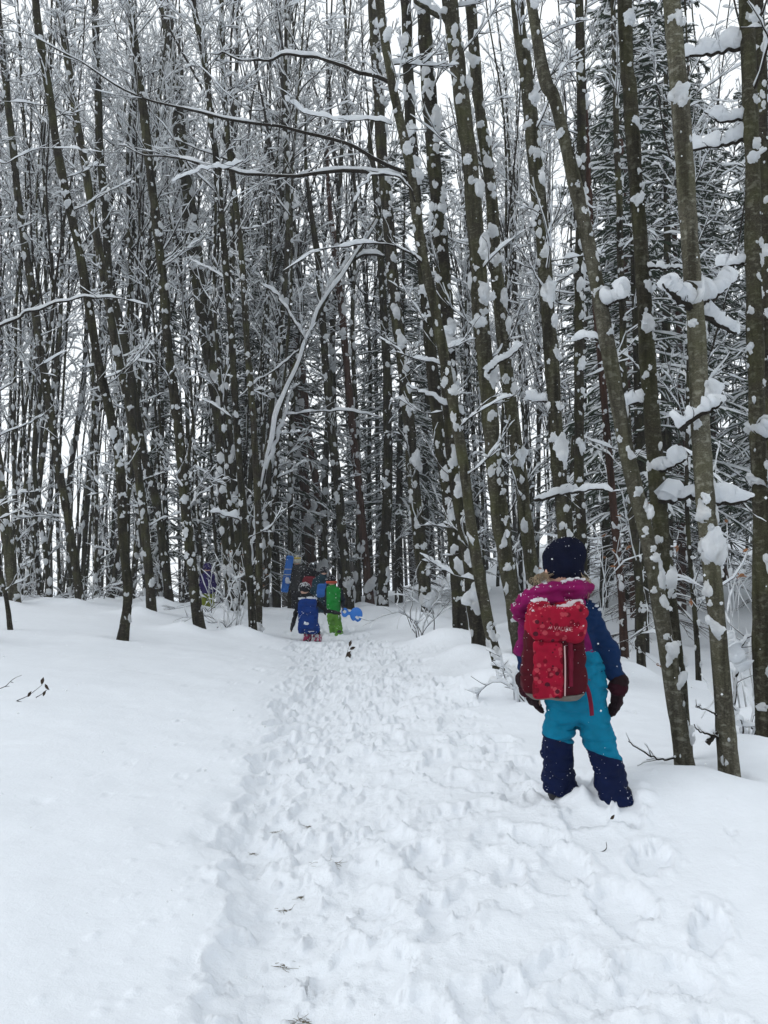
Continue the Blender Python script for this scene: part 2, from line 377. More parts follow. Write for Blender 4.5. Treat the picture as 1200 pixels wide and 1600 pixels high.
# ------------------------------------------------------------------ trees placed one by one from the photograph
def catmull(pts, n):
    p = np.asarray(pts, float); p = np.concatenate([[2 * p[0] - p[1]], p, [2 * p[-1] - p[-2]]])
    m = len(p) - 3; t = np.linspace(0, m - 1e-6, n); i = t.astype(int); f = (t - i)[:, None]
    a, b, c, d = p[i], p[i + 1], p[i + 2], p[i + 3]
    return 0.5 * (2 * b + (c - a) * f + (2 * a - 5 * b + 4 * c - d) * f ** 2 + (3 * b - a - 3 * c + d) * f ** 3)
CLUMPS = []
for s in range(14):
    me = ragged_clump(s); me.materials.append(SNOW_T); CLUMPS.append(me)
def add_branches(rng, P, R, t1, mbB, mbS, Lf, el=(15, 55), n2=5, n3=2, sc=1.0, r1=0.012, snow=1.0, az=None):
    """limbs, twigs and sprigs with snow on trunk polyline P (n,3), radii R; t1 = fractions along the trunk"""
    m = len(t1)
    if not m: return
    p0, _ = sample(P[None], t1[None]); p0 = p0[0]
    rt = np.interp(t1, np.linspace(0, 1, len(R)), R)
    az = rng.uniform(0, 2 * math.pi, m) if az is None else az
    e = np.radians(rng.uniform(el[0], el[1], m))
    d = np.stack([np.cos(e) * np.cos(az), np.cos(e) * np.sin(az), np.sin(e)], -1)
    L1 = Lf(t1) * rng.uniform(0.6, 1.25, m)
    A = grow(rng, p0, d, L1, 11, up=0.03, wander=0.11)
    ra = np.minimum(rt * 0.5, r1 * (0.5 + 0.35 * L1))[:, None] * np.linspace(1, 0.25, 11)[None]
    tubes(mbB, A, ra, 4, cap=False)
    if snow: snow_on(mbS, rng, A, ra, ra * 0.5 + 0.022 * sc * snow, (0.024 * sc * snow) * np.ones_like(ra), 5, 0.66)
    if not n2: return
    t2 = rng.uniform(0.18, 1.0, (m, n2)); q, T = sample(A, t2); q = q.reshape(-1, 3); T = T.reshape(-1, 3)
    side = nrm(np.cross(T, np.array([0, 0, 1.0])) * rng.choice([-1, 1], (len(T), 1)) + rng.normal(0, 0.35, (len(T), 3)))
    d2 = T * 0.8 + side * 0.7; L2 = np.repeat(L1, n2) * rng.uniform(0.25, 0.55, m * n2) * (1.15 - t2.ravel() * 0.6)
    B = grow(rng, q, d2, L2, 7, up=0.04, wander=0.11)
    rb = np.full((len(B), 1), 0.0055 * sc) * np.linspace(1, 0.45, 7)[None]
    tubes(mbB, B, rb, 3, cap=False)
    if snow: snow_on(mbS, rng, B, rb, 0.021 * sc * snow * np.ones_like(rb), 0.019 * sc * snow * np.ones_like(rb), 4, 0.5)
    if n3:
        t3 = rng.uniform(0.2, 1.0, (len(B), n3)); q, T = sample(B, t3); q = q.reshape(-1, 3); T = T.reshape(-1, 3)
        d3 = nrm(T + rng.normal(0, 0.75, T.shape)); L3 = np.repeat(L2, n3) * rng.uniform(0.3, 0.65, len(q))
        Cc = grow(rng, q, d3, L3, 4, up=0.05, wander=0.15)
        rc = np.full((len(Cc), 1), 0.0038 * sc) * np.linspace(1, 0.6, 4)[None]
        tubes(mbB, Cc, rc, 3, cap=False)
        if snow:
            keep = rng.random(len(Cc)) < 0.8; Cc = Cc[keep]; rc = rc[keep]
            snow_on(mbS, rng, Cc, rc, 0.017 * sc * snow * np.ones_like(rc), 0.015 * sc * snow * np.ones_like(rc), 3, 0.55)

def hand_tree(label, pts, w0, w1, bark, y=None, name='beech_tree', clumps=14, low=8, crown=20, seed=0, top=12.0, mound=(0.15, 0.34), csz=1.0, group=None, cat='tree', snow=1.0, lowel=(5, 45), depth_lean=0.0, twigs=True):
    rng = np.random.default_rng(seed + 1000)
    if y is None: y = ray_ground(*pts[0])
    W = np.array([at(px, py, y) for px, py in pts])
    W[:, 1] += depth_lean * np.maximum(W[:, 2] - W[0, 2], 0)
    base = W[0].copy(); base[2] = min(base[2], float(ground0(base[0], base[1])))
    d0 = nrm(W[0] - W[1]); foot = W[0] + d0 * max(0.35, (W[0, 2] - base[2] + 0.3) / max(0.3, abs(d0[2])))
    W = np.concatenate([[foot], W])
    dt = nrm(W[-1] - W[-3]); dt = nrm(dt + np.array([0, 0, 0.6]))
    if W[-1, 2] < top:
        ext = (top - W[-1, 2]) / dt[2]; nvis = len(W)
        W = np.concatenate([W, [W[-1] + dt * ext * 0.5 + rng.normal(0, 0.1, 3) * [1, 1, 0]], [W[-1] + dt * ext + rng.normal(0, 0.2, 3) * [1, 1, 0]]])
    zs = W[:, 2]
    P = catmull(W, 110)
    P[:, :2] += 0.012 * np.stack([vnoise(np.stack([P[:, 2] * 1.3, P[:, 2] * 0 + seed], -1)), vnoise(np.stack([P[:, 2] * 1.3, P[:, 2] * 0 + seed + 50], -1))], -1)
    zt = at(pts[-1][0], pts[-1][1], y)[2]
    r0, r1 = w0 / 2 * y / F, w1 / 2 * y / F
    R = np.interp(P[:, 2], [base[2], zt, max(top, zt + 0.5)], [r0, r1, 0.015])
    R = R * (1 + 0.07 * vnoise(np.stack([P[:, 2] * 4, P[:, 2] * 0 + seed * 3.1], -1)))
    R *= 1 + 0.22 * np.exp(-np.maximum(P[:, 2] - base[2], 0) / 0.12)
    root = link(name, None); root.location = base; root.empty_display_size = 0.2
    tag(root, label, cat, group)
    mt = MB(); tubes(mt, P, R, 16); Vq = mt.V[0].reshape(len(P), 16, 3); dv = Vq - P[:, None]
    mt.V[0] = (P[:, None] + dv * (1 + 0.10 * fbm(Vq * 5 + seed, 2) + 0.05 * fbm(Vq * 22, 2))[..., None]).reshape(-1, 3); mt.build('trunk', bark, root, base)
    if mound: MOUNDS.append((base[0] - 0.12, base[1] - 0.12, mound[0] * 1.1, mound[1])); MOUNDS.append((base[0] + .01, base[1] - .01, -.09, r0 * 1.9))
    mb, ms = MB(), MB()
    zlen = P[-1, 2] - P[0, 2]; tz = lambda z: np.interp(z, P[:, 2], np.linspace(0, 1, len(P)))
    zvis = zt
    if low:
        z1 = rng.uniform(base[2] + 0.12 * (zvis - base[2]), zvis, low)
        add_branches(rng, P, R, tz(z1), mb, ms, lambda t: np.full(len(t), 0.9), lowel, 4 if twigs else 0, 2 if twigs else 0, 1.0, 0.010, snow)
    if y < 11.5: crown = min(crown, 7)
    if crown:
        z2 = rng.uniform(max(zvis * 0.8, base[2] + 0.3 * (top - base[2])), top - 0.2, crown)
        add_branches(rng, P, R, tz(z2), mb, ms, lambda t: 1.6 * (1.15 - t), (20, 60), 6, 1, 1.1, 0.012, snow)
    if mb.n: mb.build('crown', TWIG, root, base)
    # snow plastered on the trunk
    zc = np.sort(rng.uniform(base[2] + 0.1, zvis + 0.4, int(clumps * 2.1)))
    for z in zc:
        i = int(np.clip(np.searchsorted(P[:, 2], z), 1, len(P) - 1)); r = R[i]
        a = rng.normal(-math.pi / 2 + 0.35, 0.85)                          # mostly the weather side
        s = r * csz * min(1.5, 0.42 * math.exp(abs(rng.normal(0, 0.62))) + 0.1)
        o = link('snow_clump', CLUMPS[rng.integers(len(CLUMPS))], root)
        o.location = P[i] - base + np.array([math.cos(a), math.sin(a), 0]) * r * 0.9
        o.rotation_euler = (rng.normal(0, 0.1), rng.normal(0, 0.2), a + math.pi / 2)
        o.scale = (s * rng.uniform(0.8, 1.2), s * 0.9, s * rng.uniform(0.9, 1.6))
    nfl = int(clumps * 1.3)
    for z in rng.uniform(base[2] + 0.05, zvis + 0.4, nfl):                 # small flecks, joined
        i = int(np.clip(np.searchsorted(P[:, 2], z), 1, len(P) - 1)); r = R[i]
        a = rng.normal(-math.pi / 2 + 0.35, 1.1); s = r * rng.uniform(0.08, 0.3)
        V, Fc = clump_shape(int(rng.integers(12)), 1)
        V = V * [s, s * 0.7, s * rng.uniform(1, 2.2)]; c, q = math.cos(a + math.pi / 2), math.sin(a + math.pi / 2)
        V = np.stack([V[:, 0] * c - V[:, 1] * q, V[:, 0] * q + V[:, 1] * c, V[:, 2]], -1) + P[i] + np.array([math.cos(a), math.sin(a), 0]) * r
        ms.add(V, Fc)
    if ms.n: tag(ms.build('snow_cover', SNOW_T, root, base), kind='stuff')
    return dict(root=root, P=P, R=R, y=y, base=base, rng=rng)

def hand_branch(tr, pts, r0=0.012, r1=0.004, h=0.03, w=None, dy=0.0, cover=1.0, twigs=6, y=None, prof=None, bark=None):
    """one limb drawn from the photograph and the pillow of snow on it"""
    rng = tr['rng']; y = tr['y'] if y is None else y; n = 44
    W = np.array([at(px, py, y) for px, py in pts]); W[:, 1] += np.linspace(0, dy, len(pts))
    P = catmull(W, n); R = np.linspace(r0, r1, n) * 1.2; tt_ = np.arange(n) * .35 + rng.uniform(0, 99); P += min(.7 * r0 + .012, .022 * np.linalg.norm(W[-1] - W[0])) * np.stack([vnoise(np.stack([tt_, tt_ * 0 + q], -1)) for q in (1, 2, 3)], -1) * np.minimum(1, np.arange(n) / 6)[:, None]
    mb = MB(); tubes(mb, P, R, 6)
    if twigs:
        t2 = rng.uniform(0.15, 1, (1, twigs)); q, T = sample(P[None], t2); q = q[0]; T = T[0]
        d = nrm(T + rng.normal(0, 0.55, T.shape) + [0, 0, 0.15]); Lb = np.linalg.norm(P[-1] - P[0]) * rng.uniform(0.12, 0.35, twigs)
        B = grow(rng, q, d, Lb, 7, up=0.02, wander=0.12); tubes(mb, B, np.linspace(0.003, 0.0012, 7)[None].repeat(twigs, 0), 4)
    o = mb.build('branch', bark or TWIG, tr['root'], tr['base'])
    ms = MB()
    t = np.linspace(0, 1, n)
    lump = 0.75 + 0.45 * vnoise(np.stack([t * 9, t * 0 + rng.uniform(0, 99)], -1)) + 0.2 * vnoise(np.stack([t * 27, t * 0 + rng.uniform(0, 99)], -1))
    if cover < 1: lump *= np.clip((vnoise(np.stack([t * 7, t * 0 + rng.uniform(0, 99)], -1)) + 2 * cover - 1) * 4, 0.1, 1)
    lump *= np.clip(np.minimum(t, 1 - t) * 14, 0.12, 1) ** 0.5
    if prof is not None: lump *= np.interp(t, np.linspace(0, 1, len(prof)), prof)
    h = h * (1.3 if y < 5.5 else 1.0); H = h * lump; w = h * 0.9 if w is None else w; Wd = w * (0.45 + 0.55 * np.clip(lump, 0, 1.4))
    T, S, U = frames(P[None]); off = U[0] * (R * 0.8 + H * 0.9)[:, None]
    k = 14; a = np.arange(k) / k * 2 * math.pi
    up = U[0][:, None]; Vt = (P + off)[:, None] + S[0][:, None] * (np.cos(a)[None, :, None] * Wd[:, None, None]) + up * (np.sin(a)[None, :, None] * (H + R * 0.3)[:, None, None])
    Vt += 0.2 * h * fbm(Vt / (h * 1.5) + 7, 3)[..., None] * nrm(Vt - (P + off)[:, None])
    idx = np.arange(n * k).reshape(n, k); a0, a1 = idx[:-1], idx[1:]
    ms.add(Vt.reshape(-1, 3), [np.stack([a0, np.roll(a0, -1, 1), np.roll(a1, -1, 1), a1], -1).reshape(-1, 4), idx[0, ::-1][None], idx[-1][None]])
    if twigs: snow_on(ms, rng, B, 0.002, 0.006 * np.ones((twigs, 7)), 0.006 * np.ones((twigs, 7)), 5, 0.6)
    ms.build('snow_pillow', SNOW_T, tr['root'], tr['base'])
    return o

HT = {}
HT['R1'] = hand_tree('pale curved leaning beech on the right, its trunk bowing up leftwards',
    [(1073,1222),(1050,1050),(1015,860),(983,720),(955,560),(920,380),(868,170),(828,0)], 27, 18, BARK_PALE, seed=1, clumps=17, low=0, mound=(0.06, 0.4))
HT['R2'] = hand_tree('straight grey beech rising from behind the foot of the pale curved trunk',
    [(1070,1200),(1058,1080),(1040,900),(1018,620),(1000,380),(985,150),(975,0)], 25, 22, BARK, y=HT['R1']['y'] + 0.22, seed=2, clumps=18, low=0, mound=None)
HT['R3'] = hand_tree('grey mottled beech with big snow-loaded fork, second trunk from the right edge',
    [(1142,1232),(1122,1000),(1096,700),(1087,500),(1070,250),(1050,0)], 28, 27, BARK_PALE, seed=3, clumps=12, low=0, mound=(0.06, 0.35))
HT['R4'] = hand_tree('greenish grey beech cut by the right edge of the picture',
    [(1199,1165),(1192,1000),(1188,800),(1180,400),(1165,0)], 28, 22, BARK, y=4.6, seed=4, clumps=14, low=0)
HT['R5'] = hand_tree('dark beech trunk just behind the tree at the right edge',
    [(1222,1050),(1205,700),(1196,400),(1188,120),(1182,0)], 22, 19, BARK_DARK, y=6.2, seed=5, clumps=20, low=3)
HT['R6'] = hand_tree('thin red-brown pine stem with bare snowy side twigs right of the child',
    [(976,1020),(968,900),(950,700),(938,560),(925,400),(915,200),(905,0)], 12, 9, BARK_RED, y=10.5, name='pine_tree', seed=6, clumps=16, low=26, lowel=(-15, 15), snow=0.5)
HT['R7'] = hand_tree('small snow-clotted dark stem standing between the child and the pale curved beech',
    [(1003,1028),(998,900),(985,760),(975,560),(966,300),(958,0)], 14, 8, BARK_DARK, y=10.0, seed=7, clumps=26, low=12)
HT['M1'] = hand_tree('slim bent beech at the path edge, left of the child, with long arching limbs',
    [(784,1064),(757,940),(728,760),(705,620),(683,500),(662,400),(645,290),(622,180),(600,60),(592,0)], 18, 14, BARK, seed=8, clumps=18, low=5, csz=1.1)
HT['M2'] = hand_tree('dark stout trunk plastered with snow lumps, behind the slim bent beech',
    [(752,1008),(735,880),(714,740),(702,600),(695,480),(685,350),(675,200),(660,0)], 28, 22, BARK_DARK, y=9.0, seed=9, clumps=30, low=8)
HT['M3'] = hand_tree('dark snow-spotted trunk on a snow cone at the right edge of the path',
    [(719,975),(710,850),(690,700),(672,540),(660,400),(650,330),(640,150),(632,0)], 22, 16, BARK_DARK, y=10.8, seed=10, clumps=30, low=8, mound=(0.2, 0.5))
HT['M4'] = hand_tree('thick olive-grey beech, the broadest trunk left of the child, forking near the top',
    [(812,1010),(803,950),(785,840),(770,700),(757,560),(745,400),(735,250),(716,100),(702,0)], 26, 25, BARK, y=8.2, seed=11, clumps=18, low=6)
HT['M5'] = hand_tree('grey companion trunk growing close to the right of the thick olive beech',
    [(842,1000),(826,850),(806,700),(788,560),(775,400),(762,250),(745,130),(735,0)], 21, 18, BARK, y=8.5, seed=12, clumps=24, low=6)
HT['M6'] = hand_tree("snow-spattered beech rising directly above the child's hat",
    [(893,960),(882,800),(870,700),(860,560),(850,420),(836,250),(820,100),(808,0)], 24, 22, BARK, y=7.6, seed=13, clumps=26, low=7)
HT['M7'] = hand_tree('dark slim trunk crossing behind the pale curved beech near the top',
    [(912,960),(906,760),(905,600),(906,400),(908,250),(905,0)], 16, 14, BARK_DARK, y=9.6, seed=14, clumps=28, low=8)
HT['M8'] = hand_tree('slender trunk on a pointed snow mound, first of the right-hand row from the path end',
    [(666,946),(650,800),(635,620),(618,480),(605,330),(594,200),(582,0)], 20, 17, BARK_DARK, y=15.0, seed=15, clumps=30, low=10, mound=(0.25, 0.6))
HT['M9'] = hand_tree('dark trunk with a snow-filled cleft at its foot, right of the blue paddle sled',
    [(598,938),(601,850),(606,760),(605,600),(597,440),(588,300)], 17, 11, BARK_DARK, y=18.0, seed=16, clumps=20, csz=0.72, low=10, mound=(0.15, 0.5), top=13)
HT['L1'] = hand_tree('crooked-footed dark stem standing alone on the left snow bank',
    [(190,1002),(200,930),(194,850),(186,720),(176,660),(160,590),(145,520),(125,400),(95,260),(70,100),(55,0)], 15, 12, BARK_DARK, y=10.2, seed=17, clumps=22, csz=0.72, low=12, mound=(0.04, 0.4))
HT['L2'] = hand_tree('dark leaning stem at the bank crest right of the crooked-footed one',
    [(236,948),(222,790),(205,650),(185,560),(165,450),(145,330),(115,160),(92,0)], 14, 11, BARK_DARK, y=13.5, seed=18, clumps=24, csz=0.72, low=12)
HT['L3'] = hand_tree('dark tapering stem sunk in the bank, just left of the child in purple',
    [(312,988),(298,880),(288,760),(275,640),(262,540),(252,420),(238,300),(222,160),(203,0)], 17, 12, BARK_DARK, y=12.0, seed=19, clumps=26, csz=0.72, low=12)
HT['L4'] = hand_tree('left stem of the snowy pair at the left side of the trail',
    [(396,996),(386,860),(372,700),(362,520),(345,320),(322,120),(303,0)], 12, 9, BARK_DARK, y=12.4, seed=20, clumps=26, csz=0.72, low=14)
HT['L4b'] = hand_tree('right stem of the snowy pair at the left side of the trail',
    [(404,985),(404,850),(398,700),(385,520),(375,380),(355,200),(345,0)], 11, 8, BARK_DARK, y=12.9, seed=21, clumps=26, csz=0.72, low=14, mound=None)
HT['L5'] = hand_tree('snow-caked tree leaning steeply to the right over the trail',
    [(385,975),(392,880),(402,780),(428,660),(470,550),(507,468),(540,420),(592,338)], 11, 8, BARK_DARK, y=15.5, seed=22, clumps=6, low=10, top=7.8, crown=6, snow=1.6, cat='tree', lowel=(-10, 60))
HT['L6'] = hand_tree('thickest brown trunk of the left wood, half hidden by stems',
    [(378,950),(362,800),(345,640),(325,520),(305,400),(286,250),(270,120),(258,0)], 33, 17, BARK_DARK, y=17.5, seed=23, clumps=30, low=14, csz=0.7)
HT['L7'] = hand_tree('straight dark stem crossing the long arching limbs near the top left',
    [(266,950),(245,790),(222,700),(200,560),(172,440),(166,350),(155,200),(148,0)], 13, 11, BARK_DARK, y=15.5, seed=24, clumps=24, csz=0.72, low=12)
HT['L8'] = hand_tree('olive stem at the left edge of the picture, foot on the bank crest',
    [(24,948),(14,860),(0,760),(-20,600),(-45,400),(-80,150),(-95,0)], 17, 12, BARK, y=14.0, seed=25, clumps=16, low=10)
HT['L9'] = hand_tree('bent sapling leaning out of the bank at the left edge',
    [(18,986),(12,940),(2,900),(-14,850),(-40,760)], 7, 5, BARK_DARK, y=10.4, seed=26, clumps=4, low=5, crown=5, top=4.0, mound=None)
HT['L10'] = hand_tree('dark leaning stem on the crest, nearest left of the crooked-footed one',
    [(126,952),(112,840),(90,720),(72,600),(48,440),(28,300),(8,120),(-4,0)], 13, 10, BARK_DARK, y=14.5, seed=27, clumps=24, csz=0.72, low=12)
HT['P1'] = hand_tree('red-brown pine trunk rising above the adults at the trail end, the left one',
    [(487,885),(478,780),(466,650),(455,540),(440,400)], 17, 13, BARK_RED, y=26.0, name='pine_tree', seed=28, clumps=12, low=24, lowel=(-15, 15), top=17)
HT['P2'] = hand_tree('red-brown pine trunk rising above the adults at the trail end, the right one',
    [(509,890),(497,780),(480,660),(468,540),(455,400)], 13, 10, BARK_RED, y=27.0, name='pine_tree', seed=29, clumps=12, low=24, lowel=(-15, 15), top=17)
HT['P3'] = hand_tree('dark snow-edged trunk right behind the child in green',
    [(544,935),(532,800),(520,690),(508,560),(498,420)], 15, 11, BARK_DARK, y=20.0, seed=30, clumps=22, csz=0.72, low=14, top=14)
HT['P4'] = hand_tree('dark trunk between the child in green and the snow-filled cleft tree',
    [(576,918),(562,780),(548,640),(535,500),(522,380)], 13, 10, BARK_RED, y=23.0, name='pine_tree', seed=31, clumps=14, low=22, lowel=(-15, 15), top=15)
HT['LO'] = hand_tree('stem outside the left edge whose long limb reaches into the picture',
    [(-45,1000),(-50,800),(-60,560),(-75,300),(-90,0)], 15, 12, BARK, y=9.0, seed=32, clumps=10, low=2)

# long limbs and loaded forks that stand out in the photograph
hb = hand_branch
m1 = HT['M1']
hb(m1, [(643,282),(600,265),(540,258),(470,262),(400,252),(330,240),(270,222),(200,208),(160,182)], 0.020, 0.005, 0.020, cover=0.6, twigs=10, dy=0.5)
hb(m1, [(641,272),(590,255),(530,232),(455,220),(380,215),(300,205),(230,190),(150,145),(60,95)], 0.017, 0.004, 0.013, cover=0.55, twigs=10, dy=-0.6)
hb(m1, [(380,252),(345,258),(310,255),(262,266)], 0.005, 0.002, 0.028, cover=0.9, twigs=4, dy=0.2)
hb(m1, [(610,130),(570,110),(520,90),(460,70),(400,75),(350,62),(322,50)], 0.018, 0.005, 0.030, cover=0.42, twigs=8, dy=0.3)
hb(m1, [(612,195),(580,192),(530,198),(490,198),(462,185),(456,175)], 0.006, 0.002, 0.03, cover=0.8, twigs=6, dy=-0.3)
hb(m1, [(655,345),(640,300),(600,285),(570,310),(555,345)], 0.008, 0.003, 0.015, cover=0.6, twigs=6, dy=-0.4)
hb(m1, [(665,415),(640,402),(600,395),(555,402),(505,418),(455,452)], 0.010, 0.003, 0.022, cover=0.7, twigs=8, dy=-0.5)
lo = HT['LO']
hb(lo, [(-52,530),(0,505),(45,485),(110,462),(170,460),(222,468)], 0.015, 0.004, 0.02, cover=0.65, twigs=8, dy=0.2)
hb(lo, [(-50,640),(0,614),(35,598),(75,580),(120,560)], 0.008, 0.003, 0.016, cover=0.7, twigs=6, dy=-0.3)
hb(lo, [(-48,700),(0,675),(40,655),(75,615)], 0.007, 0.002, 0.012, cover=0.6, twigs=5, dy=0.3)
hb(lo, [(-60,245),(0,252),(50,228),(110,222),(125,228)], 0.006, 0.002, 0.025, cover=0.8, twigs=5, dy=0.2)
r3 = HT['R3']; ry = r3['y']
hb(r3, [(1088,485),(1062,480),(1038,470),(1020,458)], 0.02, 0.006, 0.046, twigs=5, dy=-0.15, prof=[1.1, 1.3, 0.8, 0.5])
hb(r3, [(1090,478),(1112,468),(1138,448),(1166,420)], 0.018, 0.005, 0.042, twigs=4, dy=0.1, prof=[1.3, 1.0, 0.9, 0.7])
hb(r3, [(1092,492),(1120,496),(1150,502),(1178,505)], 0.014, 0.006, 0.036, twigs=4, dy=0.2, prof=[0.9, 0.9, 0.8, 1.0])
hb(r3, [(1062,672),(1080,655),(1098,648),(1112,636)], 0.012, 0.005, 0.036, twigs=4, dy=-0.12, y=ry - 0.07)
hb(r3, [(1102,628),(1125,618),(1152,596)], 0.010, 0.004, 0.034, twigs=4, dy=0.2)
r2 = HT['R2']
hb(r2, [(1030,782),(1052,784),(1080,776),(1108,780),(1140,786),(1182,778)], 0.013, 0.006, 0.05, twigs=7, dy=0.05, y=ry + 0.25, prof=[0.7, 1.0, 0.6, 0.8, 1.1, 0.6])
hb(r2, [(1018,742),(1034,735),(1056,724)], 0.01, 0.004, 0.035, twigs=3, dy=-0.15)
hb(r2, [(1015,628),(996,628),(975,632)], 0.008, 0.003, 0.03, twigs=4, dy=0.1)
hb(r2, [(1000,420),(1030,425),(1062,430)], 0.008, 0.003, 0.012, twigs=5, dy=-0.1)
r4 = HT['R4']
hb(r4, [(1176,216),(1150,214),(1115,210),(1082,206)], 0.012, 0.005, 0.036, twigs=6, dy=0.25)
hb(r4, [(1172,70),(1140,66),(1105,56),(1070,46)], 0.012, 0.005, 0.045, twigs=6, dy=0.3, prof=[1.2, 1, .7, .5])
hb(r4, [(1176,178),(1150,184),(1128,178),(1112,160)], 0.010, 0.004, 0.03, twigs=6, dy=0.1)
hb(r4, [(1184,412),(1160,408),(1132,408)], 0.010, 0.004, 0.03, twigs=4, dy=0.1)
hb(r4, [(1188,690),(1200,682),(1225,672)], 0.012, 0.006, 0.05, twigs=3, dy=-0.1)
hb(r4, [(1188,770),(1200,765),(1230,760)], 0.012, 0.006, 0.05, twigs=3, dy=0.0)
r1 = HT['R1']
hb(r1, [(942,482),(952,478),(972,474)], 0.01, 0.005, 0.04, twigs=4, dy=-0.1)
hb(r1, [(950,540),(930,520),(908,518)], 0.008, 0.003, 0.016, twigs=4, dy=0.2)
hb(r1, [(1074,1170),(1045,1185),(1018,1180),(990,1165),(972,1150)], 0.005, 0.002, 0.001, twigs=6, dy=-0.1)
hb(r3, [(1132,1165),(1112,1148),(1092,1142),(1078,1128)], 0.006, 0.002, 0.001, twigs=4, dy=-0.05)
hb(r3, [(1126,1120),(1100,1108),(1080,1100)], 0.004, 0.0015, 0.001, twigs=3, dy=-0.05)
hb(r3, [(1105,1162),(1116,1150),(1134,1138)], 0.012, 0.007, 0.001, twigs=0, dy=0.0)
hb(r4, [(1146,1100),(1158,1070),(1164,1045),(1178,1010),(1200,1000)], 0.010, 0.004, 0.012, twigs=6, dy=0.2, prof=[0, 0, .5, 1, 1])
hb(r4, [(1164,1048),(1150,1020),(1142,990)], 0.008, 0.004, 0.05, twigs=4, dy=0.1, prof=[0.8, 1, 0.5])
m6 = HT['M6']
hb(m6, [(835,782),(860,776),(890,770),(920,768),(948,772)], 0.014, 0.006, 0.036, twigs=6, dy=-0.2, prof=[.7, 1, 1.3, .8, .6])
hb(m6, [(856,628),(840,625),(824,620)], 0.01, 0.005, 0.05, twigs=4, dy=0.1)
m2 = HT['M2']
hb(m2, [(722,650),(705,640),(680,628),(655,618),(636,612)], 0.014, 0.005, 0.055, twigs=5, dy=-0.3, prof=[1.2, 1.1, .8, .5, .2])
hb(HT['M4'], [(762,584),(775,572),(795,560),(815,544)], 0.012, 0.005, 0.04, twigs=4, dy=-0.1, y=HT['M4']['y'] - 0.14)
hb(HT['M4'], [(712,60),(695,32),(670,22),(650,8),(630,-10)], 0.03, 0.014, 0.05, twigs=4, dy=-0.1, bark=BARK)
l5 = HT['L5']
hb(l5, [(402,790),(412,745),(430,695),(444,650),(455,610)], 0.03, 0.025, 0.035, twigs=6, dy=0.0, w=0.045, cover=0.9)
hb(l5, [(404,780),(430,660),(470,552),(507,470),(540,422),(592,340)], 0.05, 0.03, 0.045, twigs=6, w=0.048, y=15.45, cover=0.85)
hb(l5, [(386,968),(392,880),(398,820),(404,782)], 0.05, 0.045, 0.035, twigs=3, w=0.04, y=15.45, cover=0.75)
hb(l5, [(508,470),(522,440),(560,398),(600,396)], 0.03, 0.02, 0.045, twigs=6, dy=0.2)
hb(l5, [(476,530),(452,490),(432,460),(405,440)], 0.02, 0.008, 0.04, twigs=6, dy=0.2)
hb(l5, [(445,648),(480,645),(530,640),(590,648)], 0.014, 0.008, 0.03, twigs=6, dy=0.2)
hb(l5, [(470,545),(440,572),(405,598),(375,625)], 0.012, 0.005, 0.02, twigs=6, dy=-0.2)
hb(HT['L4'], [(388,818),(372,812),(350,805),(332,800)], 0.012, 0.006, 0.06, twigs=5, dy=-0.1)
# ------------------------------------------------------------------ the wood behind: a few kinds, copied tree by tree
def deciduous_kind(seed, H, r0, dens=1.0, pole=False):
    rng = np.random.default_rng(seed)
    z = np.linspace(-0.4, H, 26); P = np.stack([0.18 * vnoise(np.stack([z * 0.35, z * 0 + seed], -1)), 0.18 * vnoise(np.stack([z * 0.35, z * 0 + seed + 40], -1)), z], -1)
    P[:, :2] -= P[1, :2]
    R = np.interp(z, [0, H * 0.6, H], [r0, r0 * 0.6, 0.012]) * (1 + 0.2 * np.exp(-np.maximum(z, 0) / 0.15))
    mt, mb, ms = MB(), MB(), MB(); tubes(mt, P, R, 8)
    n = int(17 * dens) if not pole else 8
    t = np.sort(np.concatenate([rng.uniform(0.05, 0.35, n // 5), rng.uniform(0.30, 0.985, n)]))
    add_branches(rng, P, R, t, mb, ms, lambda t: 0.45 + 1.35 * np.clip(np.sin(np.clip(t, 0, 1) * 2.6), 0.12, 1), (38, 74), 6, 2, 0.9, 0.015, 1.6)
    # forks: two or three steep leaders
    tl = rng.uniform(0.3, 0.6, 3); p0, _ = sample(P[None], tl[None]); a = rng.uniform(0, 6.28, 3)
    A = grow(rng, p0[0], np.stack([0.22 * np.cos(a), 0.22 * np.sin(a), a * 0 + 1], -1), np.full(3, H * 0.4), 10, up=0.03, wander=0.05)
    if not pole: tubes(mb, A, np.linspace(r0 * 0.45, 0.01, 10)[None].repeat(3, 0), 5)
    for j in range(0 if pole else 3):
        add_branches(rng, A[j], np.linspace(r0 * 0.45, 0.01, 10), rng.uniform(0.25, 1, 6), mb, ms, lambda t: 0.4 + 0.7 * (1 - t), (38, 74), 5, 2, 0.9, 0.012, 1.6)
    for zc in rng.uniform(0.1, H * 0.85, 110):
        i = int(np.searchsorted(z, zc)); r = np.interp(zc, z, R); a = rng.uniform(0, 6.28); s = r * rng.uniform(0.4, 1.3)
        c = np.array([np.interp(zc, z, P[:, 0]), np.interp(zc, z, P[:, 1]), zc])
        V, Fc = clump_shape(int(rng.integers(12)), 1); V = V * [s, s * 0.8, s * rng.uniform(1, 2.2)]; q = a + math.pi / 2
        V = np.stack([V[:, 0] * math.cos(q) - V[:, 1] * math.sin(q), V[:, 0] * math.sin(q) + V[:, 1] * math.cos(q), V[:, 2]], -1)
        ms.add(V + c + np.array([math.cos(a), math.sin(a), 0]) * r * 0.95, Fc)
    T = mt.mesh('trunk'); T.materials.append(BARK_DARK); B = mb.mesh('crown'); B.materials.append(TWIG); S = ms.mesh('snow_cover'); S.materials.append(SNOW_T)
    return [('trunk', T), ('crown', B), ('snow_cover', S)]
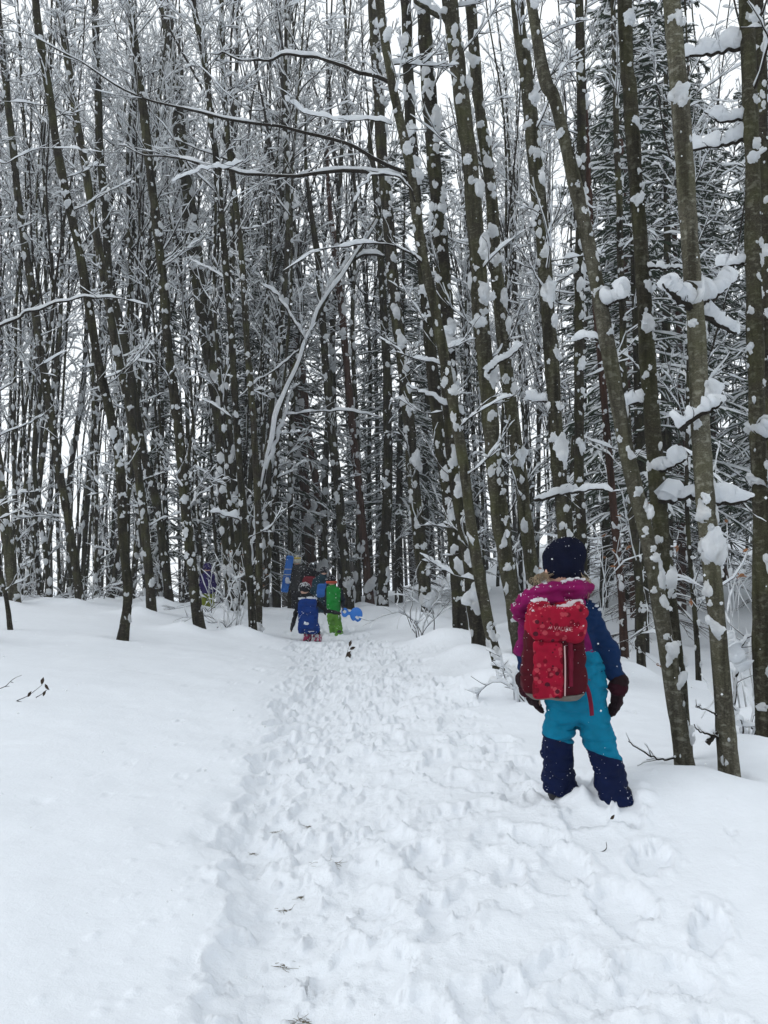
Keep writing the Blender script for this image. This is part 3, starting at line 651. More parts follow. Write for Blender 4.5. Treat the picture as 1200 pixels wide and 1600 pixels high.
def conifer_kind(seed, H, r0, live, bark, reach=1.0):
    """live: height above which the boughs carry needles; dry twigs below"""
    rng = np.random.default_rng(seed)
    z = np.linspace(-0.4, H, 20); P = np.stack([0.05 * vnoise(np.stack([z * 0.4, z * 0 + seed], -1)), 0.05 * vnoise(np.stack([z * 0.4, z * 0 + seed + 9], -1)), z], -1)
    R = np.interp(z, [0, H], [r0, 0.01]); mt, mb, mn, ms = MB(), MB(), MB(), MB(); tubes(mt, P, R, 8)
    zz = []; zc = 0.5
    while zc < H - 0.3: zz += [zc + rng.uniform(-0.12, 0.12) for _ in range(rng.integers(5, 8))]; zc += 0.40
    zz = np.array(zz); m = len(zz); az = rng.uniform(0, 6.283, m); f = zz / H
    L = reach * ((1 - f) ** 0.75 * 2.3 + 0.2) * rng.uniform(0.65, 1.15, m); L = np.where(zz < live, L * 0.7 * rng.uniform(0.4, 1, m), L)
    e = np.radians(np.where(f > 0.8, 20, rng.uniform(-14, 10, m)))
    A = grow(rng, np.stack([zz * 0, zz * 0, zz], -1), np.stack([np.cos(e) * np.cos(az), np.cos(e) * np.sin(az), np.sin(e)], -1), L, 8, up=-0.03, wander=0.05, droop=0.06)
    lv = zz >= live; ra = 0.011 * np.linspace(1, 0.25, 8)[None] * np.ones((m, 1)); tubes(mb, A, ra, 4, cap=False)
    snow_on(ms, rng, A[lv], ra[lv], 0.05 * np.ones((lv.sum(), 8)), 0.022 * np.ones((lv.sum(), 8)), 6, 0.6)
    snow_on(ms, rng, A[~lv], ra[~lv], 0.011 * np.ones(((~lv).sum(), 8)), 0.010 * np.ones(((~lv).sum(), 8)), 5, 0.5)
    n2 = 12; t2 = rng.uniform(0.15, 1, (m, n2)); q, T = sample(A, t2); q = q.reshape(-1, 3); T = T.reshape(-1, 3)
    s = np.cross(T, [0, 0, 1.0]) * rng.choice([-1, 1], (len(T), 1)); d = T * 0.8 + s * 0.8 + [0, 0, -0.18]
    L2 = np.repeat(L, n2) * rng.uniform(0.15, 0.38, len(q)) * (1.2 - t2.ravel()); lv2 = np.repeat(lv, n2)
    B = grow(rng, q, d, L2 + 0.06, 5, up=-0.04, wander=0.08)
    D = B[~lv2]; tubes(mb, D, np.linspace(0.005, 0.002, 5)[None], 3, cap=False)
    k = rng.random(len(D)) < 0.35; snow_on(ms, rng, D[k], 0.003, 0.009 * np.ones((k.sum(), 5)), 0.008 * np.ones((k.sum(), 5)), 4, 0.6)
    G = B[lv2]; tubes(mn, G, np.linspace(0.020, 0.010, 5)[None], 3, cap=False)
    nn = 12; tn = rng.uniform(0, 1, (len(G), nn)); c, T = sample(G, tn); c = c.reshape(-1, 3); T = T.reshape(-1, 3)
    dr = nrm(T * 0.7 + rng.normal(0, 0.8, T.shape)); sd = nrm(np.cross(dr, rng.normal(0, 1, T.shape))) * 0.006; ln = rng.uniform(0.03, 0.07, (len(c), 1))
    V = np.stack([c - sd, c + sd, c + dr * ln], 1).reshape(-1, 3); mn.add(V, np.arange(len(V)).reshape(-1, 3))
    k = rng.random(len(G)) < 0.5; snow_on(ms, rng, G[k], 0.016, 0.030 * np.ones((k.sum(), 5)), 0.016 * np.ones((k.sum(), 5)), 5, 0.7)
    out = []
    for nm, mbx, mtl in (('trunk', mt, bark), ('branches', mb, DEAD), ('needles', mn, NEEDLE), ('snow_cover', ms, SNOW_T)):
        me = mbx.mesh(nm); me.materials.append(mtl); out.append((nm, me))
    return out
DK = [deciduous_kind(100 + i, H, r, d) for i, (H, r, d) in enumerate([(13, .046, 1), (14.5, .055, 1.05), (15, .06, 1.1), (12, .04, .95), (16, .072, 1.1), (13.5, .046, 1), (15.5, .056, 1.1), (11, .036, .9)])]
PK = [deciduous_kind(150 + i, H, r, 1, True) for i, (H, r) in enumerate([(12, .034), (14, .042), (13, .03)])]
CK = [conifer_kind(201, 15, 0.13, 2.6, BARK_DARK, 1.0), conifer_kind(202, 12, 0.10, 1.4, BARK_DARK, 1.0), conifer_kind(203, 17, 0.13, 7.5, BARK_RED, 0.9)]
def plant(name, kind, x, y, label, group, lean=(0, 0), rz=0.0, s=1.0, z=None):
    o = link(name, None); o.location = (x, y, float(ground0(x, y)) if z is None else z); o.rotation_euler = (lean[0], lean[1], rz); o.scale = (s, s, s); o.empty_display_size = 0.2
    tag(o, label, 'tree', group)
    if y < 18 and y > 8: MOUNDS.append((x - .08, y - .12, .13 * s, .28))
    for nm, me in kind:
        c = link(nm, me, o)
        if nm != 'trunk': c['kind'] = 'stuff'
    return o
def path_x(y): return np.interp(y, [0, 2.2, 3.8, 6.5, 9.5, 13, 20, 30, 45], [-.1, -.2, -.42, -.38, -.25, -.95, -1.6, -2.9, -4])
prng = random.Random(5); taken = [(h['base'][0], h['base'][1]) for h in HT.values()]
def free(x, y, dmin): return all((x - a) ** 2 + (y - b) ** 2 > dmin * dmin for a, b in taken)
def fill(n, xr, yr, dmin, ok, fn):
    k = tries = 0
    while k < n and tries < 20000:
        tries += 1; y = prng.uniform(*yr); x = prng.uniform(*xr)
        if abs(x) > 0.56 * y + 1.5 or not ok(x, y) or not free(x, y, dmin): continue
        taken.append((x, y)); fn(x, y); k += 1
# conifers first
def con(label, group, ks, lean=0.03):
    def f(x, y):
        i = prng.choice(ks)
        plant('pine_tree' if i == 2 else 'spruce_tree', CK[i], x, y, label, group, (prng.uniform(-.02, .02), -lean + prng.uniform(-.02, .02)), prng.uniform(0, 6.28), prng.uniform(0.85, 1.15))
    return f
fill(18, (3.8, 15), (12.8, 25), 1.7, lambda x, y: x > 3.0 + 0.08 * y, con('dark snow-laden conifer in the dense stand behind the right-hand trunks', 'conifers behind the right-hand trunks', [0, 0, 1, 2]))
fill(3, (0.8, 5), (24, 40), 1.7, lambda x, y: abs(x - path_x(y)) > 1.3 or y > 34, con('dusky conifer closing the view at the end of the trail', 'conifers at the trail end', [0, 1, 2]))
fill(3, (-6, -3.0), (20, 28), 2.0, lambda x, y: x < path_x(y) - 1.6, con('dim conifer standing among the thin stems of the left wood', 'conifers in the left wood', [0, 1, 2]))
for px, y in ((432, 23.5), (458, 30), (522, 29), (398, 27), (592, 31), (622, 24.5), (660, 28)):
    x = (px - 600) / F * y; taken.append((x, y)); i = prng.choice([0, 0, 1])
    plant('spruce_tree', CK[i], x, y, 'dusky conifer closing the view at the end of the trail', 'conifers at the trail end', (0, -.03), prng.uniform(0, 6.28), prng.uniform(.95, 1.25))
def dec(label, group, lean=0.06, kinds=None):
    def f(x, y):
        plant('beech_tree', prng.choice(kinds or DK), x, y, label, group, (prng.uniform(-.03, .03), -lean + prng.gauss(0, .02)), prng.uniform(0, 6.28), prng.uniform(0.9, 1.2) * (1.0 + 0.4 * min(1, max(0, (y - 17) / 10))))
    return f
fill(34, (-17, -2.4), (13.6, 27), 0.62, lambda x, y: x < path_x(y) - 1.35 and y > 14.4 - 0.1 * abs(x), dec('thin snow-flecked hardwood in the crowded stand behind the left bank', 'hardwoods of the left wood'))
fill(76, (-17, -2.4), (14.2, 32), 0.5, lambda x, y: x < path_x(y) - 1.3, dec('bare slim pole of a tree in the crowded stand behind the left bank', 'slim poles of the left wood', .06, PK))
fill(24, (2.0, 20), (9.5, 36), 0.9, lambda x, y: x > 1.1 + 0.075 * y and not (x < 3.6 and y < 12), dec('thin snow-flecked hardwood among the conifers behind the right-hand row', 'hardwoods behind the right-hand row', 0.05))
for px, y, k in ((430, 25, 4), (455, 22.5, 6), (478, 28, 2), (505, 24, 4), (535, 27, 6), (560, 23, 2), (415, 20, 1)):
    x = (px - 600) / F * y; taken.append((x, y))
    plant('beech_tree', DK[k], x, y, 'thin snow-flecked hardwood in the thicket at the end of the trail', 'hardwoods at the trail end', (0, -.04), prng.uniform(0, 6.28), prng.uniform(1.45, 1.65))
fill(20, (-6, 6), (19, 40), 0.9, lambda x, y: abs(x - path_x(y)) > 1.7 or y > 31, dec('thin snow-flecked hardwood in the thicket at the end of the trail', 'hardwoods at the trail end', 0.04))
fill(8, (-2, 22), (38, 55), 1.2, lambda x, y: True, dec('faint far hardwood stem in the depth of the wood', 'hardwoods in the depth of the wood', 0.04))
def around(n, xr, yr, ok):  # unseen trees added beside and behind the camera to shade the foreground snow
    k = tries = 0
    while k < n and tries < 5000:
        tries += 1; y = prng.uniform(*yr); x = prng.uniform(*xr)
        if abs(x) < 0.52 * y + 1.0 or not ok(x, y) or not free(x, y, 1.0): continue
        taken.append((x, y)); k += 1
        plant('beech_tree', prng.choice(DK), x, y, 'unseen hardwood of the same wood, added around the viewer to shade the foreground', 'added hardwoods around the viewer', (prng.uniform(-.03, .03), -.05), prng.uniform(0, 6.28), prng.uniform(.9, 1.2))
around(20, (-14, 14), (-12, 8), lambda x, y: abs(x) > 2.2)
# a far belt down the slope, where single trees can no longer be told apart
frng = np.random.default_rng(77); mf, mfs = MB(), MB()
for i in range(330):
    y = frng.uniform(36, 60); x = frng.uniform(-0.60, 0.60) * y; z0 = float(ground0(x, y)); H = frng.uniform(6, 12)
    P = np.stack([np.linspace(0, -0.4, 8) + x, np.full(8, y), z0 + np.linspace(-0.5, H, 8)], -1); R = np.linspace(0.11, 0.02, 8); tubes(mf, P, R, 5)
    m = 12; p0, _ = sample(P[None], frng.uniform(0.05, 1, (1, m))); a = frng.uniform(0, 6.28, m); e = frng.uniform(0.0, 0.9, m)
    A = grow(frng, p0[0], np.stack([np.cos(e) * np.cos(a), np.cos(e) * np.sin(a), np.sin(e)], -1), frng.uniform(0.6, 1.8, m), 5, wander=0.15)
    tubes(mf, A, np.linspace(0.02, 0.008, 5)[None], 3, cap=False); snow_on(mfs, frng, A, 0.01, 0.04 * np.ones((m, 5)), 0.03 * np.ones((m, 5)), 4, .5)
far = link('distant_forest', None); tag(far, 'far low wood seen as one mass between the nearer stems', 'forest', kind='stuff')
mf.build('trunks', TWIG, far); mfs.build('snow_cover', SNOW_T, far)

# snow-bent saplings and brush along the edges
def brush(x, y, h, n, label, group, leaves=0, seed=0, snow=1.0, name='snowy_shrub', spread=0.5):
    rng = np.random.default_rng(seed + 500); base = np.array([x, y, float(ground0(x, y)) - 0.03]); root = link(name, None); root.location = base
    a = rng.uniform(0, 6.28, n); p0 = np.stack([rng.normal(0, .06, n), rng.normal(0, .06, n), np.zeros(n)], -1)
    A = grow(rng, p0, np.stack([spread * np.cos(a), spread * np.sin(a), a * 0 + 1], -1), h * rng.uniform(.5, 1.2, n), 9, wander=0.22, droop=0.25)
    mb, ms = MB(), MB(); ra = np.linspace(.007, .002, 9)[None].repeat(n, 0); tubes(mb, A, ra, 4); snow_on(ms, rng, A, ra, 0.016 * snow * np.ones((n, 9)), 0.016 * snow * np.ones((n, 9)), 6, .5)
    t2 = rng.uniform(.25, 1, (n, 5)); q, T = sample(A, t2); q = q.reshape(-1, 3); T = T.reshape(-1, 3)
    B = grow(rng, q, T + rng.normal(0, .6, T.shape), h * rng.uniform(.12, .35, len(q)), 5, wander=.12); tubes(mb, B, np.linspace(.0035, .0015, 5)[None], 3, cap=False)
    snow_on(ms, rng, B, .002, 0.013 * snow * np.ones((len(B), 5)), 0.013 * snow * np.ones((len(B), 5)), 5, .5)
    mb.build('stems', TWIG, root); tag(ms.build('snow_cover', SNOW_T, root), kind='stuff')
    if leaves:
        me = leaf_mesh(); pts = B[rng.integers(len(B), size=leaves), -1]
        for p in pts:
            o = link('leaf', me, root, LEAF); o.location = p; o.rotation_euler = tuple(rng.uniform(-1, 1, 3) * [1.2, 1.2, 3.1]); o.scale = (rng.uniform(.7, 1.3),) * 3
    tag(root, label, 'shrub', group); return root
_lm = {}
def leaf_mesh(mt=None):
    k = mt.name if mt else 'dry'
    if k not in _lm:
        V = [(0, 0, 0), (.012, .018, .004), (.014, .036, .002), (0, .062, -.006), (-.014, .036, .005), (-.012, .018, .001), (0, .02, -.004), (0, .04, -.005)]
        me = make_mesh('leaf', np.array(V), [np.array([[0, 1, 6], [0, 6, 5], [2, 3, 7], [7, 3, 4]]), np.array([[1, 2, 7, 6], [6, 7, 4, 5]])]); me.materials.append(mt or LEAF); _lm[k] = me
    return _lm[k]
srng = random.Random(9)
for i in range(16):
    y = srng.uniform(14.5, 22); x = srng.uniform(-9, -3.3)
    if x > path_x(y) - 1.4: continue
    brush(x, y, srng.uniform(.5, 1.3), 7, 'low snow-covered shrub among the stems on the left bank crest', 'shrubs on the left bank', 0, i)
for i in range(8):
    y = srng.uniform(15, 26); x = srng.uniform(1.6, 5)
    brush(x, y, srng.uniform(.6, 1.4), 7, 'low snow-covered shrub under the trees right of the trail', 'shrubs right of the trail', 0, 40 + i)
p = at(925, 640, 8.6); brush(p[0], 8.6, 2.2, 5, 'tall shrub holding rusty dry leaves above and right of the child', None, 34, 61, 1.0, 'leafy_shrub', 0.22)
p = at(1160, 640, 7.0); brush(p[0], 7.0, 2.3, 5, 'tall shrub holding a few orange dry leaves near the right edge', None, 26, 62, 1.2, 'leafy_shrub', 0.2)
p = at(372, 790, 13.6); brush(p[0], 13.6, 2.0, 6, 'tall thin shrub with brown leaves at the left side of the trail', None, 22, 63, 1.3, 'leafy_shrub', 0.2)
p = at(355, 940, 13.0); brush(p[0], 13.0, 1.2, 7, 'bushy sapling bowed with snow beside the snowy pair of stems', None, 0, 64, 1.5)
p = at(331, 930, 14.6); brush(p[0], 14.6, 1.3, 7, 'snow-hung brush screening the child in purple', None, 0, 68, 1.3)
p = at(820, 1020, 6.6); brush(p[0], 6.6, 0.55, 6, 'small snow-buried bush left of the child behind the slim bent beech', None, 0, 65, 1.8)
p = at(1155, 1010, 5.4); brush(p[0], 5.4, 0.7, 6, 'low bush weighed down by snow between the two rightmost trunks', None, 4, 66, 2.0)
p = at(660, 760, 11.5); brush(p[0], 11.5, 1.1, 9, 'snow-draped young tree bending over right of the trail end', None, 0, 67, 1.3, 'snowy_sapling', 0.15)
# ------------------------------------------------------------------ snow cover of the ground: one sheet, finer near the camera
FEET = [at(888, 1240, 3.85), at(965, 1262, 3.66)]     # where the child stands
def build_ground():
    ys = [-30, -20, -14, -10, -7, -5, -3.5, -2.5, -1.5, -.8, -.2, .3, .7, 1.0, 1.25]
    y = 1.4
    while y < 140:
        ys.append(y); y += max(0.0108, 0.0068 * y)
    xs = list(np.arange(-1.6, 1.8, 0.0115)); s = .0115; x = xs[-1]
    rt, lf = [], []
    while x < 110: s *= 1.075; x += s; rt.append(x)
    x = xs[0]; s = .0115
    while x > -110: s *= 1.075; x -= s; lf.append(x)
    xs = np.array(lf[::-1] + xs + rt); ys = np.array(ys)
    X, Y = np.meshgrid(xs, ys); Z = ground1(X, Y)
    P2 = np.stack([X, Y], -1)
    Z += 0.020 * fbm(P2 * 0.9 + 3, 3) + 0.006 * fbm(P2 * 4.0, 3)
    pxc = path_x(Y); hw = np.interp(Y, [0, 2.2, 3.8, 6.5, 9.5, 13, 20, 30], [.26, .27, .34, .55, .85, .7, .6, .5])
    wob = 0.16 * fbm(np.stack([X * 1.8, Y * 1.8], -1) + 9, 4)
    u = np.abs(X - pxc + wob) / hw
    trod = np.clip((1.45 - u) / 0.8, 0, 1); trod = trod * trod * (3 - 2 * trod)
    near = np.clip((16 - Y) / 6, 0, 1)
    xr = np.interp(Y, [0, 2, 4, 5.5, 8, 10], [1.2, 1.25, 1.15, .8, .7, .6])
    t2 = np.clip((xr - X) / 0.35, 0, 1) * np.clip((X - pxc) / 0.2, 0, 1) * np.clip((9 - Y) / 3, 0, 1)
    rng = np.random.default_rng(12)
    Z -= 0.030 * trod; gr_ = (X - pxc + hw * 0.45 + 0.5 * wob) / (hw * 0.55); Z -= 0.032 * np.exp(-gr_ ** 2) * near
    # footprints: each a stamped hollow with a small rim
    prints = []
    for i in range(620):
        yy = 1.6 + 15 * rng.random() ** 1.5; h = np.interp(yy, [2.2, 3.8, 6.5, 9.5, 13], [.27, .34, .55, .85, .7])
        prints.append((path_x(yy) + rng.uniform(-1, 1) * h, yy, rng.normal(0, .35), rng.uniform(.012, .042), rng.uniform(.045, .075), rng.uniform(.09, .15)))
    for i in range(260):
        yy = rng.uniform(1.6, 8); xx = rng.uniform(path_x(yy), np.interp(yy, [0, 2, 4, 5.5, 8], [1.15, 1.2, 1.1, .75, .65]))
        prints.append((xx, yy, rng.normal(0, .6), rng.uniform(.010, .034), rng.uniform(.05, .09), rng.uniform(.09, .14)))
    for i in range(40):
        yy = rng.uniform(4, 12); xx = rng.uniform(-4.5, -1.2); prints.append((xx, yy, rng.uniform(0, 3), rng.uniform(.004, .008), .03, .05))
    for i in range(220):                                                      # pits and dents where clumps have dropped from the branches
        yy = rng.uniform(2.5, 13); xx = rng.choice([rng.uniform(-4.5, -1.0), rng.uniform(1.0, 4.0)]); w_ = rng.uniform(.012, .045); prints.append((xx, yy, rng.uniform(0, 3), rng.uniform(.006, .02), w_, w_ * rng.uniform(1, 1.8)))
    D = np.zeros_like(Z); RM = np.zeros_like(Z)
    for fx, fy, a, dp, w, l in prints:
        i0, i1 = np.searchsorted(ys, [fy - .27, fy + .27]); j0, j1 = np.searchsorted(xs, [fx - .27, fx + .27])
        if i1 <= i0 or j1 <= j0: continue
        dx = X[i0:i1, j0:j1] - fx; dy = Y[i0:i1, j0:j1] - fy
        c, s = math.cos(a), math.sin(a); q = np.sqrt(((dx * c + dy * s) / w) ** 2 + ((-dx * s + dy * c) / l) ** 2)
        q = q + 0.30 * vnoise(P2[i0:i1, j0:j1] * 24) + 0.2 * vnoise(P2[i0:i1, j0:j1] * 55)
        D[i0:i1, j0:j1] = np.maximum(D[i0:i1, j0:j1], dp / (1 + np.exp((q - 1) * 20)))
        RM[i0:i1, j0:j1] = np.maximum(RM[i0:i1, j0:j1], dp * 0.4 * np.exp(-((q - 1.35) / 0.25) ** 2))
    Z += RM * np.clip(1 - D / 0.012, 0, 1) - D
    rough = np.clip(trod + 0.7 * t2, 0, 1) * near
    ch = fbm(np.stack([X * 11, Y * 11, X * 0 + 3], -1), 3); bil = 0.7 * np.abs(vnoise(np.stack([X * 9, Y * 9, X * 0 + 8], -1))) + 0.7 * np.abs(vnoise(np.stack([X * 19, Y * 19, X * 0 + 5], -1))) + 0.7 * np.abs(vnoise(np.stack([X * 37, Y * 41, X * 0 + 6], -1)))
    pat = np.clip(0.55 + 0.6 * fbm(P2 * 1.7 + 77, 3), 0.1, 1.2); Z += rough * pat * (0.008 * ch + 0.017 * (0.6 - bil))
    Z += rough * 0.014 * fbm(P2 * 4.5 + 31, 2)
    # crumbs kicked up at the edges of the track
    for i in range(1500):
        yy = 1.6 + 9 * rng.random() ** 1.6; xx = path_x(yy) + rng.normal(0, 1) * .75; r = rng.uniform(.008, .026)
        if xx < path_x(yy) - .8: continue
        i0, i1 = np.searchsorted(ys, [yy - 2.2 * r, yy + 2.2 * r]); j0, j1 = np.searchsorted(xs, [xx - 2.2 * r, xx + 2.2 * r])
        if i1 <= i0 or j1 <= j0: continue
        Z[i0:i1, j0:j1] += 0.6 * r * np.exp(-(((X[i0:i1, j0:j1] - xx) ** 2 + (Y[i0:i1, j0:j1] - yy) ** 2) / (0.5 * r * r)))
    # wells and rims around the child's boots, the dragged heap behind them
    for q in FEET:
        r = np.sqrt((X - q[0]) ** 2 + (Y - q[1]) ** 2)
        Z += 0.035 * np.exp(-(r / .26) ** 2) + 0.03 * np.exp(-((r - .13) / .05) ** 2) * (0.5 + 0.8 * vnoise(P2 * 16))
    m, n = Y.shape; idx = np.arange(m * n).reshape(m, n)
    q = np.stack([idx[:-1, :-1], idx[:-1, 1:], idx[1:, 1:], idx[1:, :-1]], -1).reshape(-1, 4)
    o = link('ground', make_mesh('ground', np.stack([X, Y, Z], -1).reshape(-1, 3), q), None, SNOW)
    at_ = o.data.attributes.new('trodden', 'FLOAT', 'POINT'); at_.data.foreach_set('value', rough.astype(np.float32).ravel())
    tag(o, 'deep snow cover with a trodden trail running away through the wood', None, kind='structure')
    return xs, ys, Z
GX, GY, GZ = build_ground()
def gz(x, y):
    i = int(np.clip(np.searchsorted(GY, y), 1, len(GY) - 1)); j = int(np.clip(np.searchsorted(GX, x), 1, len(GX) - 1))
    return float(GZ[i - 1:i + 1, j - 1:j + 1].mean())
# ------------------------------------------------------------------ people
def fabric(name, col, rough=0.75, bump=0.35, bscale=45, weave=900, var=0.16):
    m, n, l, b = mat(name)
    b.inputs['Base Color'].default_value = (*col, 1); b.inputs['Roughness'].default_value = rough; b.inputs['Specular IOR Level'].default_value = 0.06; rough = max(rough, .7); b.inputs['Roughness'].default_value = rough
    t = noise_node(n, l, bscale, 4, 0.6); w = noise_node(n, l, weave, 2, 0.5)
    ad = n.new('ShaderNodeMath'); ad.operation = 'MULTIPLY_ADD'; ad.inputs[1].default_value = 0.15; l.new(w.outputs['Fac'], ad.inputs[0]); l.new(t.outputs['Fac'], ad.inputs[2])
    bp = n.new('ShaderNodeBump'); bp.inputs['Strength'].default_value = bump; bp.inputs['Distance'].default_value = 0.008; l.new(ad.outputs[0], bp.inputs['Height']); l.new(bp.outputs[0], b.inputs['Normal'])
    v = noise_node(n, l, 14, 3); r = ramp(n, [(0.3, tuple(c * (1 - var) for c in col)), (0.7, tuple(min(1, c * (1 + var)) for c in col))]); l.new(v.outputs['Fac'], r.inputs[0]); l.new(r.outputs[0], b.inputs['Base Color'])
    return m
def mix_by(m, factor_nodes, ca, cb):
    """recolour a fabric: ca where factor 0, cb where factor 1 (sewn panels)"""
    n, l = m.node_tree.nodes, m.node_tree.links; b = n['Principled BSDF']
    src = b.inputs['Base Color'].links[0].from_socket if b.inputs['Base Color'].links else None
    fac = factor_nodes(n, l); x = n.new('ShaderNodeMixRGB'); x.inputs[1].default_value = (*ca, 1); x.inputs[2].default_value = (*cb, 1); l.new(fac, x.inputs[0])
    v = noise_node(n, l, 14, 3); mr = n.new('ShaderNodeMapRange'); mr.inputs[1].default_value = 0.3; mr.inputs[2].default_value = 0.7; mr.inputs[3].default_value = 0.85; mr.inputs[4].default_value = 1.15
    l.new(v.outputs['Fac'], mr.inputs[0]); h = n.new('ShaderNodeHueSaturation'); l.new(mr.outputs[0], h.inputs['Value']); l.new(x.outputs[0], h.inputs['Color']); l.new(h.outputs[0], b.inputs['Base Color'])
    return m
def sep_xyz(n, l):
    tc = n.new('ShaderNodeTexCoord'); s = n.new('ShaderNodeSeparateXYZ'); l.new(tc.outputs['Object'], s.inputs[0]); return s
def mth(n, l, op, a, b=None):
    q = n.new('ShaderNodeMath'); q.operation = op
    for i, v in enumerate((a, b)):
        if v is None: continue
        if isinstance(v, (int, float)): q.inputs[i].default_value = v
        else: l.new(v, q.inputs[i])
    return q.outputs[0]
SKIN = plain('skin', (0.55, 0.33, 0.25), 0.6)
BOOT = plain('boot', (0.012, 0.012, 0.016), 0.7)
V3 = lambda *a: np.array(a, float)
def limb(X, pts, rs, k=0.02):
    f = None
    for (a, b, ra, rb) in zip(pts[:-1], pts[1:], rs[:-1], rs[1:]):
        g = sd_cap(X, a, b, ra, rb); f = g if f is None else smin(f, g, k)
    return f
def bounds(pts, pad): p = np.array(pts); return p.min(0) - pad, p.max(0) + pad
def body_mesh(J, hr, res):
    """one continuous body: head with face, neck, trunk, tapering limbs, feet"""
    h = V3(*J['head']); s = hr / 0.1; fw = V3(*J.get('look', (0, 1, 0))); rt = nrm(np.cross(fw, [0, 0, 1.0]))
    def fn(X):
        f = sd_ell(X, h, (hr * .80, hr * .92, hr * 1.08))
        f = smin(f, sd_ell(X, h + fw * hr * .3 - V3(0, 0, hr * .62), (hr * .5, hr * .55, hr * .45)), .03 * s)          # jaw
        f = smin(f, sd_ell(X, h + fw * hr * .95 - V3(0, 0, hr * .15), (hr * .13, hr * .2, hr * .2)), .015 * s)         # nose
        for q in (-1, 1):
            f = smin(f, sd_ell(X, h + rt * q * hr * .84 - V3(0, 0, hr * .08), (hr * .1, hr * .2, hr * .28)), .01 * s)   # ears
            f = smax(f, -sd_ell(X, h + fw * hr * .98 + rt * q * hr * .33 + V3(0, 0, hr * .05), (hr * .17, hr * .16, hr * .1)), .01 * s)  # eye hollows
        f = smax(f, -sd_ell(X, h + fw * hr * 1.0 - V3(0, 0, hr * .52), (hr * .25, hr * .12, hr * .05)), .01 * s)       # mouth
        f = smin(f, sd_cap(X, h - V3(0, 0, hr * .6), J['chest'], hr * .48, hr * .55), .03 * s)
        tr = limb(X, [J['chest'], J['pelvis']], [J['rt'] * .75, J['rt'] * .72], .03); f = smin(f, tr, .05 * s)
        for q in 'LR':
            f = smin(f, limb(X, [J['sh' + q], J['el' + q], J['wr' + q], J['ha' + q]], np.array([.6, .5, .38, .34]) * J['ra']), .025 * s)
            f = smin(f, limb(X, [J['hi' + q], J['kn' + q], J['an' + q], J['to' + q]], np.array([.8, .62, .45, .42]) * J['rl']), .03 * s)
        return f
    lo, hi = bounds([J[k] for k in J if isinstance(J[k], (tuple, list, np.ndarray)) and k != 'look'], hr * 1.25)
    return sdf_mesh(fn, lo, hi, res, 'person')
def folds(X, s, amp, off=0):
    r = fbm(X * np.array([1.0, 1.0, 1.6]) * s + off, 2); c = vnoise(X * np.array([.55, .55, 1.9]) * s + off + 31)
    return amp * (r * .8 + 1.3 * np.clip(1 - np.abs(c) * 2.2, 0, 1) ** 2)
def jacket_mesh(J, res, fold=.006, hem=None, extra=None, slack=1.0, off=0):
    def fn(X):
        c, p = V3(*J['chest']), V3(*J['pelvis']); w = J['rt'] * slack
        f = sd_ell(X, c * .8 + p * .2, (w * 1.18, w * .92, np.linalg.norm(c - p) * .62 + w * .35))
        f = smin(f, sd_ell(X, c * .25 + p * .75, (w * 1.1, w * .95, w * 1.0)), .06)
        f = smin(f, sd_cap(X, J['shL'], J['shR'], J['ra'] * 1.05, J['ra'] * 1.05), .05)
        f = smin(f, sd_cap(X, c, V3(*J['head']) - V3(0, 0, J['hr'] * .62), J['rt'] * .6, J['hr'] * .74), .04)
        if extra: f = extra(X, f)
        for q in 'LR': f = smin(f, limb(X, [J['sh' + q], J['el' + q], J['wr' + q]], np.array([1.05, .92, .80]) * J['ra']), .022)
        if hem is not None: f = smax(f, hem - X[..., 2], .015)
        return f + folds(X, 14, fold, off) + folds(X, 38, fold * .4, off)
    lo, hi = bounds([J[k] for k in ('chest', 'pelvis', 'shL', 'shR', 'elL', 'elR', 'wrL', 'wrR')] + [V3(*J['head'])], J['rt'] * 1.35)
    return sdf_mesh(fn, lo, hi, res, 'jacket')
def trousers_mesh(J, res, fold=.006, hem=None, extra=None, flare=1.1, off=5):
    def fn(X):
        p = V3(*J['pelvis']); f = sd_ell(X, p, (J['rt'] * 1.02, J['rt'] * .86, J['rt'] * .95))
        if extra: f = extra(X, f)
        for q in 'LR': f = smin(f, limb(X, [J['hi' + q], J['kn' + q], J['an' + q]], np.array([1.05, .92, flare]) * J['rl']), .028)
        f = f + folds(X, 13, fold, off) + folds(X, 34, fold * .45, off)
        return f if hem is None else smax(f, hem + .02 * vnoise(X * 9) - X[..., 2], .012)
    lo, hi = bounds([J[k] for k in ('pelvis', 'hiL', 'hiR', 'knL', 'knR', 'anL', 'anR')], J['rt'] * 1.45)
    if extra: hi = hi + V3(0, 0, .16)
    return sdf_mesh(fn, lo, hi, res, 'trousers')
